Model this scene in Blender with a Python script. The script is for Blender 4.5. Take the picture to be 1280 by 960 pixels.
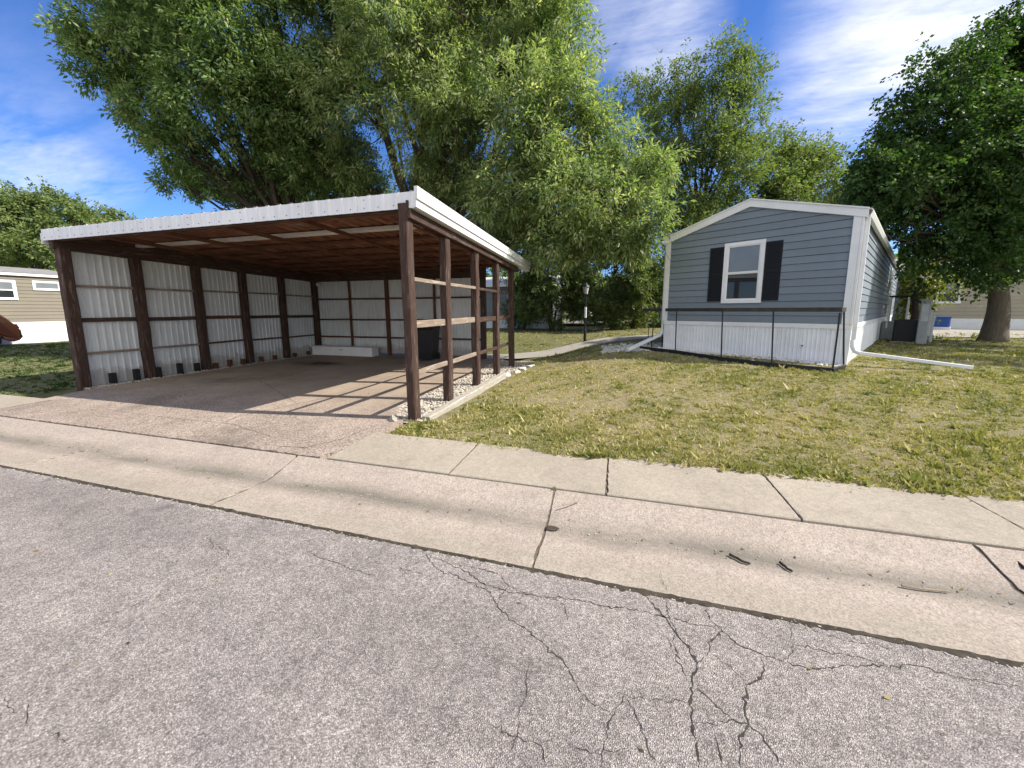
import bpy, bmesh, math, random
import numpy as np
from mathutils import Vector, Matrix
R = math.radians
random.seed(7); rng = np.random.default_rng(11)
for o in list(bpy.data.objects): bpy.data.objects.remove(o)
scene = bpy.context.scene
col = scene.collection

# ------------------------------------------------------------------ camera
F, CX, CY, PITCH, ROLL, YAW, HC = 452.764, 641.62, 448.465, 7.718, -0.174, 15.767, 1.546
cam_d = bpy.data.cameras.new('camera'); cam = bpy.data.objects.new('camera', cam_d); col.objects.link(cam)
cam_d.sensor_width = 36; cam_d.lens = 36*F/1280; cam_d.clip_start = .05; cam_d.clip_end = 3000
cam_d.shift_x = -(CX-640)/1280; cam_d.shift_y = -(480-CY)/1280
cam.matrix_world = Matrix.Translation((0, 0, HC)) @ (Matrix.Rotation(R(YAW), 4, 'Z') @ Matrix.Rotation(R(90-PITCH), 4, 'X') @ Matrix.Rotation(R(ROLL), 4, 'Z'))
scene.camera = cam
_m = cam.matrix_world.to_3x3(); RT, UP, FW = _m @ Vector((1,0,0)), _m @ Vector((0,1,0)), _m @ Vector((0,0,-1))
def ray(px, py): return FW + RT*((px-CX)/F) - UP*((py-CY)/F)
def gp(px, py, z=0.):                    # where a sight line meets the level z
    d = ray(px, py); t = (z-HC)/d.z; return Vector((d.x*t, d.y*t, z))
def at(px, py, Y):                       # where a sight line meets the plane y = Y
    d = ray(px, py); t = Y/d.y; return Vector((d.x*t, Y, HC+d.z*t))

# ------------------------------------------------------------------ sky and sun
SUN = Vector((3.15, .43, 2.95)).normalized()
SUN_EL = math.asin(SUN.z); SUN_AZ = math.atan2(SUN.x, SUN.y)
world = bpy.data.worlds.new('World'); scene.world = world; world.use_nodes = True
def build_world():
    nt = world.node_tree; nt.nodes.clear(); L = nt.links.new
    out = nt.nodes.new('ShaderNodeOutputWorld'); bg = nt.nodes.new('ShaderNodeBackground')
    sky = nt.nodes.new('ShaderNodeTexSky'); sky.sky_type = 'NISHITA'; sky.sun_disc = False
    sky.sun_elevation = SUN_EL; sky.sun_rotation = SUN_AZ
    sky.altitude = 900; sky.air_density = 1.0; sky.dust_density = .25; sky.ozone_density = 4.0
    tc = nt.nodes.new('ShaderNodeTexCoord')
    sep = nt.nodes.new('ShaderNodeSeparateXYZ'); L(tc.outputs['Generated'], sep.inputs[0])
    def M(op, a, b=None, c=None, clamp=False):
        n = nt.nodes.new('ShaderNodeMath'); n.operation = op; n.use_clamp = clamp
        for i, v in enumerate((a, b, c)):
            if v is None: continue
            if hasattr(v, 'node'): L(v, n.inputs[i])
            else: n.inputs[i].default_value = v
        return n.outputs[0]
    zz = M('ADD', M('MAXIMUM', sep.outputs[2], 0.), .10)
    u = M('DIVIDE', sep.outputs[0], zz); v = M('DIVIDE', sep.outputs[1], zz)
    cmb = nt.nodes.new('ShaderNodeCombineXYZ'); L(u, cmb.inputs[0]); L(v, cmb.inputs[1])
    def noise(scale, rot, sc, det, rough, dist=0., off=(0,0,0)):
        mp = nt.nodes.new('ShaderNodeMapping'); mp.inputs['Rotation'].default_value = (0,0,rot); mp.inputs['Scale'].default_value = sc; mp.inputs['Location'].default_value = off
        L(cmb.outputs[0], mp.inputs[0])
        n = nt.nodes.new('ShaderNodeTexNoise'); n.inputs['Scale'].default_value = scale; n.inputs['Detail'].default_value = det
        n.inputs['Roughness'].default_value = rough; n.inputs['Distortion'].default_value = dist
        L(mp.outputs[0], n.inputs[0]); return n.outputs[0]
    wisp = noise(1.3, R(35), (.55, 1.9, 1), 8, .62, .7)
    fine = noise(5.5, R(35), (.6, 1.7, 1), 6, .6, .3)
    big = noise(.33, 0, (1, 1, 1), 2, .5, 0, (3.1, 7.7, 0))
    # banks of cirrus: one soft patch per bank in view, and a broad field that carries on over the rest of the sky
    def patch(px, py, rad):
        d = ray(px, py).normalized()
        vm = nt.nodes.new('ShaderNodeVectorMath'); vm.operation = 'DISTANCE'
        L(tc.outputs['Generated'], vm.inputs[0]); vm.inputs[1].default_value = d
        return M('SUBTRACT', 1., M('DIVIDE', vm.outputs['Value'], rad), clamp=True)
    cover = M('MULTIPLY', M('SUBTRACT', big, .55, clamp=True), 1.5)
    for px, py, rad, w in ((1225, -20, .27, .8), (1085, 85, .18, .66), (1010, 150, .11, .42), (830, 45, .13, .62), (775, 20, .11, .5), (15, 208, .10, .5), (80, 214, .09, .42), (130, 222, .06, .3)):
        cover = M('MAXIMUM', cover, M('MULTIPLY', M('SMOOTH_MIN', patch(px, py, rad), .6, .3), w*1.2))
    # added cloud bank overhead and behind the camera, unseen, to brighten the shade
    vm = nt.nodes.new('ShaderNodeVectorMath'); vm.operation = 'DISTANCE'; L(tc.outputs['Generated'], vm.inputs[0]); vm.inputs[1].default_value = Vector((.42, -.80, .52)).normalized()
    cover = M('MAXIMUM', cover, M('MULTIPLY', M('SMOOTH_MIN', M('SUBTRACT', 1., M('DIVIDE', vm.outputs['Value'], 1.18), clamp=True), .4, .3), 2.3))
    dens = M('MULTIPLY_ADD', wisp, 1.5, -.55)
    grain = noise(15, R(35), (.7, 1.6, 1), 5, .65, .2)
    dens = M('ADD', dens, M('ADD', M('MULTIPLY', M('SUBTRACT', fine, .5), .85), M('MULTIPLY', M('SUBTRACT', grain, .5), .5)))
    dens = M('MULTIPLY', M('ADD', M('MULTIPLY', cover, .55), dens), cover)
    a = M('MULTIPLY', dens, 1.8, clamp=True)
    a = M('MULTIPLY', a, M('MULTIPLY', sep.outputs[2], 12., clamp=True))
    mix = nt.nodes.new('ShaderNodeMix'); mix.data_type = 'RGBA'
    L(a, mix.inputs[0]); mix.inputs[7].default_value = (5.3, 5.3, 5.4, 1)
    hs = nt.nodes.new('ShaderNodeHueSaturation'); hs.inputs['Saturation'].default_value = 1.12; hs.inputs['Value'].default_value = 1.0
    tint = nt.nodes.new('ShaderNodeMix'); tint.data_type = 'RGBA'; tint.blend_type = 'MULTIPLY'; tint.inputs[0].default_value = 1; tint.inputs[7].default_value = (.52, .60, .80, 1)
    L(sky.outputs[0], hs.inputs['Color']); L(hs.outputs[0], tint.inputs[6]); L(tint.outputs[2], mix.inputs[6])
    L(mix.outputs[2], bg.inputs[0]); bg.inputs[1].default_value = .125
    L(bg.outputs[0], out.inputs[0])
build_world()
sd = bpy.data.lights.new('sun', 'SUN'); sd.energy = 4.0; sd.angle = R(.53); sd.color = (1, .94, .84)
sun = bpy.data.objects.new('sun', sd); col.objects.link(sun); sun.location = (20, 5, 20)
sun.rotation_euler = SUN.to_track_quat('Z', 'Y').to_euler()
scene.view_settings.view_transform = 'Standard'; scene.view_settings.look = 'None'
scene.view_settings.exposure = 1.0; scene.view_settings.gamma = 1; scene.view_settings.use_curve_mapping = False

# ------------------------------------------------------------------ material helpers
class NT:
    def __init__(s, name):
        s.m = bpy.data.materials.new(name); s.m.use_nodes = True; s.t = s.m.node_tree; s.t.nodes.clear()
        s.out = s.t.nodes.new('ShaderNodeOutputMaterial')
        s.b = s.t.nodes.new('ShaderNodeBsdfPrincipled'); s.t.links.new(s.b.outputs[0], s.out.inputs[0])
        g = s.t.nodes.new('ShaderNodeNewGeometry'); s.pos = g.outputs['Position']
        tc = s.t.nodes.new('ShaderNodeTexCoord'); s.obj = tc.outputs['Object']
        s.b.inputs['Specular IOR Level'].default_value = .3
    def L(s, a, b): s.t.links.new(a, b)
    def put(s, sock, v):
        if hasattr(v, 'node'): s.L(v, sock)
        else:
            if isinstance(v, (tuple, list)) and len(v) == 3 and sock.type == 'RGBA': v = (*v, 1)
            sock.default_value = v
    def map(s, v, sc=(1,1,1), rot=(0,0,0), loc=(0,0,0)):
        n = s.t.nodes.new('ShaderNodeMapping'); s.L(v, n.inputs[0]); n.inputs['Scale'].default_value = sc; n.inputs['Rotation'].default_value = rot; n.inputs['Location'].default_value = loc
        return n.outputs[0]
    def noise(s, v, scale, det=4, rough=.55, dist=0., colr=False):
        n = s.t.nodes.new('ShaderNodeTexNoise'); s.L(v, n.inputs['Vector']); n.inputs['Scale'].default_value = scale
        n.inputs['Detail'].default_value = det; n.inputs['Roughness'].default_value = rough; n.inputs['Distortion'].default_value = dist
        return n.outputs[1 if colr else 0]
    def vor(s, v, scale, out='Distance', feature='F1'):
        n = s.t.nodes.new('ShaderNodeTexVoronoi'); n.feature = feature; s.L(v, n.inputs['Vector']); n.inputs['Scale'].default_value = scale
        return n.outputs[out]
    def ramp(s, f, stops, interp='LINEAR'):
        n = s.t.nodes.new('ShaderNodeValToRGB'); n.color_ramp.interpolation = interp
        e = n.color_ramp.elements
        while len(e) < len(stops): e.new(.5)
        for i, (p, c) in enumerate(stops):
            e[i].position = p; e[i].color = (*c, 1) if isinstance(c, (tuple, list)) else (c, c, c, 1)
        s.put(n.inputs[0], f); return n.outputs[0]
    def mix(s, f, a, b, mode='MIX'):
        n = s.t.nodes.new('ShaderNodeMix'); n.data_type = 'RGBA'; n.blend_type = mode
        s.put(n.inputs[0], f); s.put(n.inputs[6], a); s.put(n.inputs[7], b); return n.outputs[2]
    def math(s, op, a, b=0., clamp=False):
        n = s.t.nodes.new('ShaderNodeMath'); n.operation = op; n.use_clamp = clamp
        s.put(n.inputs[0], a); s.put(n.inputs[1], b); return n.outputs[0]
    def sep(s, v, i):
        n = s.t.nodes.new('ShaderNodeSeparateXYZ'); s.L(v, n.inputs[0]); return n.outputs[i]
    def attr(s, name):
        n = s.t.nodes.new('ShaderNodeAttribute'); n.attribute_name = name; return n.outputs['Fac']
    def rnd(s):
        n = s.t.nodes.new('ShaderNodeObjectInfo'); return n.outputs['Random']
    def bump(s, h, st=.3, dist=.01):
        n = s.t.nodes.new('ShaderNodeBump'); s.put(n.inputs['Height'], h); n.inputs['Strength'].default_value = st; n.inputs['Distance'].default_value = dist
        s.L(n.outputs[0], s.b.inputs['Normal']); return n
    def fin(s, c, rough=.8, metal=0., spec=None):
        s.put(s.b.inputs['Base Color'], c); s.put(s.b.inputs['Roughness'], rough); s.b.inputs['Metallic'].default_value = metal
        if spec is not None: s.b.inputs['Specular IOR Level'].default_value = spec
        return s.m
MAT = {}
def plain(name, c, rough=.6, var=.15, scale=6., metal=0., bump=0., spec=.3):
    k = NT(name); n = k.noise(k.pos, scale, 5, .6)
    d = tuple(x*(1-var) for x in c); u = tuple(min(1, x*(1+var)) for x in c)
    cc = k.ramp(n, [(.3, d), (.7, u)])
    if bump: k.bump(k.noise(k.pos, scale*6, 4), bump, .01)
    MAT[name] = k.fin(cc, rough, metal, spec); return MAT[name]

def mk_asphalt():
    k = NT('asphalt')
    cell = k.vor(k.pos, 180, 'Color'); cv = k.sep(cell, 0)
    chips = k.ramp(cv, [(0, (.19,.166,.150)), (.35, (.32,.282,.258)), (.7, (.405,.36,.33)), (.92, (.50,.45,.415)), (1, (.60,.545,.505))])
    d = k.vor(k.pos, 180)
    chips = k.mix(k.ramp(d, [(.35, 0.), (.85, .7)]), chips, (.09,.082,.08))
    b = k.noise(k.pos, .55, 4, .6); chips = k.mix(1., chips, k.ramp(b, [(.3, .86), (.7, 1.1)]), 'MULTIPLY')
    # long faint wear along the lane, fine grit
    w = k.noise(k.map(k.pos, (.12, 1.6, 1)), 1.2, 4, .6); chips = k.mix(1., chips, k.ramp(w, [(.32, .88), (.68, 1.08)]), 'MULTIPLY')
    sp = k.noise(k.pos, 9, 3, .6); chips = k.mix(1., chips, k.ramp(sp, [(.3, .86), (.6, 1.06)]), 'MULTIPLY')
    big_ = k.sep(k.vor(k.pos, 62, 'Color'), 2); chips = k.mix(1., chips, k.ramp(big_, [(0, .82), (.5, 1.0), (1, 1.16)]), 'MULTIPLY')
    pt = k.noise(k.map(k.pos, (.35, .9, 1)), .9, 5, .7, .6); chips = k.mix(1., chips, k.ramp(pt, [(.35, (.84,.84,.86)), (.6, (1.05,1.04,1.02))]), 'MULTIPLY')
    st = k.noise(k.pos, 2.3, 2, .5); chips = k.mix(k.ramp(st, [(.70, 0.), (.78, .5)]), chips, (.09,.085,.085))
    k.bump(k.math('ADD', k.math('MULTIPLY', d, -1.), k.math('MULTIPLY', sp, .6)), .85, .006)
    MAT['asphalt'] = k.fin(chips, .85)
mk_asphalt()
def mk_concrete(name, c1, c2, stain=False, grain=1., band=None):
    k = NT(name)
    b = k.noise(k.pos, .9, 5, .62); base = k.ramp(b, [(.3, c1), (.72, c2)])
    v = k.sep(k.vor(k.pos, 140, 'Color'), 1)
    base = k.mix(1., base, k.ramp(v, [(0, 1-.33*grain), (.5, 1.), (1, 1+.2*grain)]), 'MULTIPLY')
    g = k.noise(k.pos, 26, 4, .7); base = k.mix(1., base, k.ramp(g, [(.3, .86), (.7, 1.1)]), 'MULTIPLY')
    bl = k.noise(k.pos, 3.1, 5, .65); base = k.mix(k.ramp(bl, [(.52, 0.), (.78, .42)]), base, tuple(x*.55 for x in c1))
    if band:
        y = k.sep(k.pos, 1); wob = k.math('MULTIPLY', k.math('SUBTRACT', k.noise(k.pos, .8, 4, .6), .5), .22)
        q = k.math('ABSOLUTE', k.math('SUBTRACT', k.math('ADD', y, wob), band))
        s = k.ramp(q, [(0., .78), (.05, .62), (.17, 0.)])
        s = k.math('MULTIPLY', s, k.ramp(k.noise(k.map(k.pos, (.6, 2, 1)), 2.2, 4, .6), [(.3, .35), (.62, 1.)]))
        base = k.mix(s, base, (.115, .108, .085))
        y2 = k.math('ABSOLUTE', k.math('SUBTRACT', y, band-.42)); s2 = k.math('MULTIPLY', k.ramp(y2, [(0., .55), (.22, 0.)]), k.noise(k.pos, 1.3, 3))
        base = k.mix(s2, base, (.2,.195,.135))
    k.bump(k.math('ADD', v, k.math('MULTIPLY', g, 2.)), .35, .004)
    MAT[name] = k.fin(base, .88)
mk_concrete('gutter_concrete', (.325,.272,.228), (.405,.342,.288), band=2.56)
mk_concrete('walk_concrete', (.30,.258,.205), (.385,.335,.268), grain=.6)
mk_concrete('path_concrete', (.3,.27,.23), (.36,.33,.28), grain=.6)
def mk_drive():
    k = NT('drive_concrete')
    v = k.vor(k.pos, 85, 'Color'); cv = k.sep(v, 0)
    c = k.ramp(cv, [(0, (.15,.12,.10)), (.4, (.275,.23,.195)), (.75, (.37,.315,.275)), (1, (.50,.44,.40))])
    y = k.sep(k.pos, 1)
    inner = k.ramp(k.math('ADD', y, k.math('MULTIPLY', k.noise(k.pos, .8, 4), 2.5)), [(0, 0.), (1, 1.)])
    n = k.noise(k.pos, 1.6, 6, .65)
    c = k.mix(1., c, k.ramp(n, [(.3, (.72,.68,.64)), (.66, (1.08,1.04,1.0))]), 'MULTIPLY')
    smooth = k.ramp(k.noise(k.pos, .8, 5, .6), [(.3, (.24,.185,.135)), (.7, (.38,.305,.235))])
    f = k.t.nodes.new('ShaderNodeMapRange'); k.put(f.inputs[0], k.math('ADD', y, k.math('MULTIPLY', n, 1.2))); f.inputs[1].default_value = 4.6; f.inputs[2].default_value = 6.6
    c = k.mix(k.math('MULTIPLY', f.outputs[0], .8), c, smooth)
    st = k.noise(k.pos, .55, 5, .6, .4); c = k.mix(k.ramp(st, [(.55, 0.), (.72, .6)]), c, (.09,.075,.06))
    # oil stain where a car's engine dripped
    dv = k.t.nodes.new('ShaderNodeVectorMath'); dv.operation = 'DISTANCE'; k.L(k.map(k.pos, (.55, 1, 1)), dv.inputs[0]); dv.inputs[1].default_value = (-8.3*.55, 8.5, 0)
    o = k.math('ADD', dv.outputs['Value'], k.math('MULTIPLY', k.noise(k.pos, 2.5, 4), .7)); c = k.mix(k.ramp(o, [(.45, .9), (.9, 0.)]), c, (.025,.022,.02))
    k.bump(k.math('ADD', k.math('MULTIPLY', cv, .6), k.math('MULTIPLY', n, 2.5)), .3, .008)
    MAT['drive_concrete'] = k.fin(c, .9)
mk_drive()
def mk_wood(name, dark, light, axis, wear=.5, edge=None):
    k = NT(name); sc = [9, 9, 9]; sc[axis] = .7
    g = k.noise(k.map(k.pos, tuple(sc)), 5, 6, .65, .6)
    c = k.ramp(g, [(.28, dark), (.75, light)])
    w = k.noise(k.map(k.pos, tuple(4.5 if i != axis else .6 for i in range(3))), 5, 6, .7, .3)
    c = k.mix(k.ramp(w, [(.53, 0.), (.68, wear)]), c, edge or tuple(min(.6, x*2.3+.05) for x in light))
    k.bump(k.math('ADD', g, k.math('MULTIPLY', w, .6)), .5, .006)
    MAT[name] = k.fin(c, .82)
for ax, n in enumerate('xyz'):
    mk_wood('wood_dark_'+n, (.030,.017,.012), (.085,.048,.036), ax, .5, (.24,.18,.15))
    mk_wood('wood_rail_'+n, (.16,.115,.085), (.33,.26,.2), ax, .5)
    mk_wood('wood_red_'+n, (.065,.026,.014), (.15,.066,.034), ax, .3)
mk_wood('timber_grey', (.25,.225,.18), (.42,.385,.32), 1, .5)
def mk_sheet(name, base, rust, amt, grime=.5):
    k = NT(name)
    s = k.noise(k.map(k.pos, (7, 7, .5)), 2.2, 5, .65); n = k.noise(k.pos, 1.3, 4, .6)
    c = k.ramp(n, [(.3, tuple(x*.86 for x in base)), (.7, base)])
    c = k.mix(k.math('MULTIPLY', k.ramp(s, [(.42, 0.), (.74, 1.)]), grime), c, tuple(x*.5 for x in base))
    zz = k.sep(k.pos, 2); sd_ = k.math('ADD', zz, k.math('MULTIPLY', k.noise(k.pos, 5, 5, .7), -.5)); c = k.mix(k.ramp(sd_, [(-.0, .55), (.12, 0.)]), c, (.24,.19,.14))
    r = k.noise(k.pos, 6, 6, .7, .5); c = k.mix(k.ramp(r, [(1-amt, 0.), (1-amt+.07, .85)]), c, rust)
    r2 = k.noise(k.map(k.pos, (11, 11, .35)), 2, 4, .6); c = k.mix(k.ramp(r2, [(.66, 0.), (.80, .55)]), c, tuple(x*.75 for x in rust))
    MAT[name] = k.fin(c, .5, 0., .4)
mk_sheet('sheet_white', (.72,.74,.74), (.2,.1,.05), .30, .45)
mk_sheet('sheet_fascia', (.84,.84,.85), (.22,.12,.06), .31, .35)
mk_sheet('sheet_trim', (.80,.79,.77), (.22,.12,.06), .29, .2)
mk_sheet('sheet_top', (.5,.48,.44), (.2,.1,.05), .5, .5)
def mk_rust():
    k = NT('sheet_rust'); n = k.noise(k.map(k.pos, (1.5, .5, 1)), 2.4, 7, .7, .5); m = k.noise(k.pos, .7, 4)
    c = k.ramp(n, [(.3, (.06,.022,.012)), (.55, (.17,.068,.034)), (.75, (.36,.18,.10))])
    c = k.mix(k.ramp(m, [(.62, 0.), (.75, .7)]), c, (.22,.19,.16)); MAT['sheet_rust'] = k.fin(c, .8)
mk_rust()
def mk_siding(name, base, dapple=0.):
    k = NT(name); g = k.noise(k.map(k.pos, (.9, .9, 14)), 6, 5, .6); n = k.noise(k.pos, .8, 4, .6)
    c = k.ramp(n, [(.3, tuple(x*.93 for x in base)), (.7, tuple(x*1.05 for x in base))])
    c = k.mix(1., c, k.ramp(g, [(.3, .93), (.7, 1.06)]), 'MULTIPLY')
    st_ = k.noise(k.map(k.pos, (3.5, 3.5, .35)), 2.2, 5, .65); c = k.mix(k.ramp(st_, [(.55, 0.), (.8, .35)]), c, tuple(x*.62+.02 for x in base))
    rr = k.ramp(k.rnd(), [(0, .93), (1, 1.05)]); c = k.mix(1., c, rr, 'MULTIPLY')
    k.bump(g, .15, .004); MAT[name] = k.fin(c, .6)
mk_siding('siding_blue', (.195,.232,.265)); mk_siding('siding_tan', (.215,.19,.145)); mk_siding('siding_grey', (.22,.23,.24)); mk_siding('siding_beige', (.36,.33,.25)); mk_siding('siding_pink', (.30,.25,.22))
plain('trim_white', (.80,.80,.79), .5, .06, 3); plain('skirt_white', (.80,.81,.82), .5, .09, 2.5); plain('shutter_black', (.006,.007,.009), .6, .2)
plain('metal_black', (.02,.022,.022), .5, .3, 20); plain('rail_dark', (.045,.04,.036), .7, .3, 9); plain('plastic_black', (.018,.018,.02), .45, .2); plain('edging_black', (.02,.02,.022), .6, .3)
plain('pipe_white', (.74,.75,.75), .4, .07, 4); plain('rock_white', (.62,.60,.57), .9, .25, 9, bump=.4); plain('gravel', (.42,.38,.32), .95, .4, 14, bump=.4)
plain('rubber', (.02,.02,.02), .8, .2); plain('metal_grey', (.4,.41,.41), .4, .15, 5, .4); plain('box_grey', (.31,.33,.34), .5, .1); plain('roof_grey', (.22,.21,.2), .9, .2, 4)
plain('dark_void', (.01,.01,.011), .9, .2); plain('dirt_dark', (.05,.042,.03), 1., .5, 18); plain('joint_dirt', (.12,.10,.075), 1., .5, 25); plain('crack_dark', (.045,.04,.036), 1., .4, 20); plain('board_pale', (.48,.46,.42), .7, .2, 5)
plain('curtain', (.4,.42,.42), .9, .15, 3); plain('blue_paint', (.03,.09,.33), .4, .1); plain('twig_dark', (.04,.03,.024), .9, .3, 30); plain('twig_pale', (.28,.22,.16), .9, .3, 30)
plain('oil', (.06,.045,.033), .8, .4, 25); plain('roof_pale', (.5,.5,.48), .8, .1, 3); plain('lamp_white', (.7,.7,.66), .4, .05); plain('red_brown', (.05,.025,.02), .6, .2)
def mk_glass(name, c, rough=.03):
    k = NT(name); k.b.inputs['Specular IOR Level'].default_value = .8; n = k.noise(k.pos, 1.2, 2)
    MAT[name] = k.fin(k.ramp(n, [(.3, tuple(x*.7 for x in c)), (.7, c)]), rough, 0, .4)
mk_glass('glass_dark', (.03,.036,.04)); mk_glass('glass_blind', (.22,.245,.26), .12)
def mk_car():
    k = NT('car_paint'); k.b.inputs['Coat Weight'].default_value = .8; k.b.inputs['Coat Roughness'].default_value = .05
    MAT['car_paint'] = k.fin((.13,.038,.018), .35, .3); plain('tail_red', (.35,.012,.012), .2, .1); plain('chrome', (.6,.6,.6), .25, .05, 4, 1.)
mk_car()
def mk_leaf(name, a, b, c, trans=.35):
    k = NT(name); r = k.attr('rnd'); cc = k.ramp(r, [(0, a), (.55, b), (1, c)])
    k.fin(cc, .55, 0, .25)
    tr = k.t.nodes.new('ShaderNodeBsdfTranslucent'); k.L(k.mix(1., cc, (1.25,1.35,.55), 'MULTIPLY'), tr.inputs[0])
    ms = k.t.nodes.new('ShaderNodeMixShader'); ms.inputs[0].default_value = trans
    k.L(k.b.outputs[0], ms.inputs[1]); k.L(tr.outputs[0], ms.inputs[2]); k.L(ms.outputs[0], k.out.inputs[0]); MAT[name] = k.m
mk_leaf('leaf_willow', (.105,.168,.06), (.25,.315,.13), (.58,.58,.36), .45)
mk_leaf('leaf_ash', (.07,.135,.045), (.185,.265,.095), (.46,.50,.26), .44)
mk_leaf('leaf_maple', (.03,.07,.02), (.066,.125,.034), (.16,.22,.075), .4)
mk_leaf('leaf_far', (.09,.14,.045), (.17,.22,.07), (.31,.34,.14), .4)
mk_leaf('leaf_yellow', (.10,.13,.025), (.17,.19,.04), (.26,.27,.07))
mk_leaf('leaf_dry', (.07,.045,.025), (.16,.11,.05), (.3,.23,.1), .1)
mk_leaf('leaf_shrub', (.07,.105,.036), (.155,.20,.07), (.32,.35,.15), .42)
mk_leaf('grass_blade', (.11,.155,.035), (.32,.30,.105), (.52,.44,.24), .28)
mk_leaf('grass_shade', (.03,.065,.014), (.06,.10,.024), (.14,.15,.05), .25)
def mk_bark(name, c):
    k = NT(name); n = k.noise(k.map(k.pos, (6, 6, 1.2)), 3, 6, .7, .5)
    k.bump(n, .8, .03); MAT[name] = k.fin(k.ramp(n, [(.3, tuple(x*.5 for x in c)), (.7, c)]), .95)
mk_bark('bark', (.10,.078,.06)); mk_bark('bark_pale', (.2,.165,.13))
def lawn_patch(x, y):     # how dry the lawn is, 0 green to 1 straw: shared by soil and blades
    v = .66+.13*np.sin(x*.9+1.3*np.sin(y*.7))*np.cos(y*1.1+.4)+.09*np.sin(x*2.3+y*1.7)+.10*np.sin(x*5.1-y*4.3+1)+.09*np.sin(x*9.7+2*np.sin(y*7.1))*np.sin(y*11.3)
    v = v+.35*np.exp(-((x+.4)**2/1.6+(y-5.9)**2/.9))-.035*np.clip(x-2, 0, 8)-.10*np.exp(-((y-3.8)/.35)**2)
    return np.clip(v, 0, 1)
def mk_ground():
    k = NT('lawn_soil'); d = k.attr('dry')
    n = k.noise(k.pos, 7, 6, .7); f = k.noise(k.pos, 45, 4, .7)
    g = k.ramp(n, [(.3, (.07,.08,.025)), (.7, (.16,.16,.055))]); s = k.ramp(f, [(.3, (.16,.12,.075)), (.7, (.40,.33,.21))])
    c = k.mix(k.math('ADD', k.math('MULTIPLY', d, .8), k.math('MULTIPLY', k.math('SUBTRACT', n, .5), .9), True), g, s)
    k.bump(k.math('ADD', f, k.math('MULTIPLY', n, 2)), .6, .03); MAT['lawn_soil'] = k.fin(c, .95)
mk_ground()

# ------------------------------------------------------------------ mesh helpers
def link(name, me, mat, parent=None):
    o = bpy.data.objects.new(name, me); col.objects.link(o)
    if mat is not None:
        for mm in (mat if isinstance(mat, list) else [mat]): me.materials.append(MAT[mm])
    if parent is not None: o.parent = parent
    return o
def mk(name, verts, faces, mat, parent=None, smooth=False, mats=None):
    me = bpy.data.meshes.new(name); me.from_pydata([tuple(v) for v in verts], [], faces); me.update()
    if smooth: me.polygons.foreach_set('use_smooth', [True]*len(me.polygons))
    o = link(name, me, mat, parent)
    if mats: me.polygons.foreach_set('material_index', mats)
    return o
def tag(o, label=None, cat=None, group=None, kind=None):
    if label: o['label'] = label
    if cat: o['category'] = cat
    if group: o['group'] = group
    if kind: o['kind'] = kind
    return o
def thing(name, label, cat, loc=(0,0,0), rz=0., group=None):
    o = bpy.data.objects.new(name, None); col.objects.link(o); o.location = loc; o.rotation_euler = (0,0,rz); o.empty_display_size = .2
    return tag(o, label, cat, group)
class MB:
    def __init__(s): s.v = []; s.f = []
    def add(s, v, f):
        n = len(s.v); s.v += [tuple(x) for x in v]; s.f += [tuple(i+n for i in q) for q in f]; return s
    def box(s, a, b):
        (x0,y0,z0), (x1,y1,z1) = a, b
        return s.add([(x0,y0,z0),(x1,y0,z0),(x1,y1,z0),(x0,y1,z0),(x0,y0,z1),(x1,y0,z1),(x1,y1,z1),(x0,y1,z1)],
                     [(0,3,2,1),(4,5,6,7),(0,1,5,4),(1,2,6,5),(2,3,7,6),(3,0,4,7)])
    def bar(s, p0, p1, w, h, ch=.006, seg=1, jit=0., up=(0,0,1)):
        p0, p1 = Vector(p0), Vector(p1); d = (p1-p0).normalized(); u = Vector(up)
        if abs(d.dot(u)) > .99: u = Vector((0,1,0))
        sx = d.cross(u).normalized(); sy = sx.cross(d).normalized()
        a, b = w/2, h/2; c = min(ch, a*.45, b*.45)
        sec = [(-a+c,-b),(a-c,-b),(a,-b+c),(a,b-c),(a-c,b),(-a+c,b),(-a,b-c),(-a,-b+c)]
        V = []; Fs = []
        for i in range(seg+1):
            c0 = p0.lerp(p1, i/seg)+sx*random.uniform(-jit, jit)+sy*random.uniform(-jit, jit); q = 1+random.uniform(-jit, jit)*3
            V += [c0+sx*x*q+sy*y*q for x, y in sec]
        for i in range(seg):
            for j in range(8):
                k = (j+1) % 8; Fs.append((i*8+j, i*8+k, i*8+8+k, i*8+8+j))
        Fs.append(tuple(reversed(range(8)))); Fs.append(tuple(seg*8+j for j in range(8)))
        return s.add(V, Fs)
    def tube(s, pts, rad, n=8, cap=True):
        pts = [Vector(p) for p in pts]; V = []; Fs = []; m = len(pts)
        rr = rad if isinstance(rad, (list, tuple)) else [rad]*m; prev = None
        for i, p in enumerate(pts):
            d = (pts[min(i+1, m-1)]-pts[max(i-1, 0)]).normalized()
            if prev is None: u = d.orthogonal().normalized()
            else: u = (prev-d*prev.dot(d)).normalized()
            prev = u; w = d.cross(u)
            V += [p+(u*math.cos(2*math.pi*j/n)+w*math.sin(2*math.pi*j/n))*rr[i] for j in range(n)]
        for i in range(m-1):
            for j in range(n):
                k = (j+1) % n; Fs.append((i*n+j, i*n+k, i*n+n+k, i*n+n+j))
        if cap: Fs.append(tuple(reversed(range(n)))); Fs.append(tuple((m-1)*n+j for j in range(n)))
        return s.add(V, Fs)
    def build(s, name, mat, parent=None, smooth=False): return mk(name, s.v, s.f, mat, parent, smooth)
def bar(name, p0, p1, w, h, mat, parent, **k): return MB().bar(p0, p1, w, h, **k).build(name, mat, parent)
def box(name, a, b, mat, parent=None): return MB().box(a, b).build(name, mat, parent)
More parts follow.
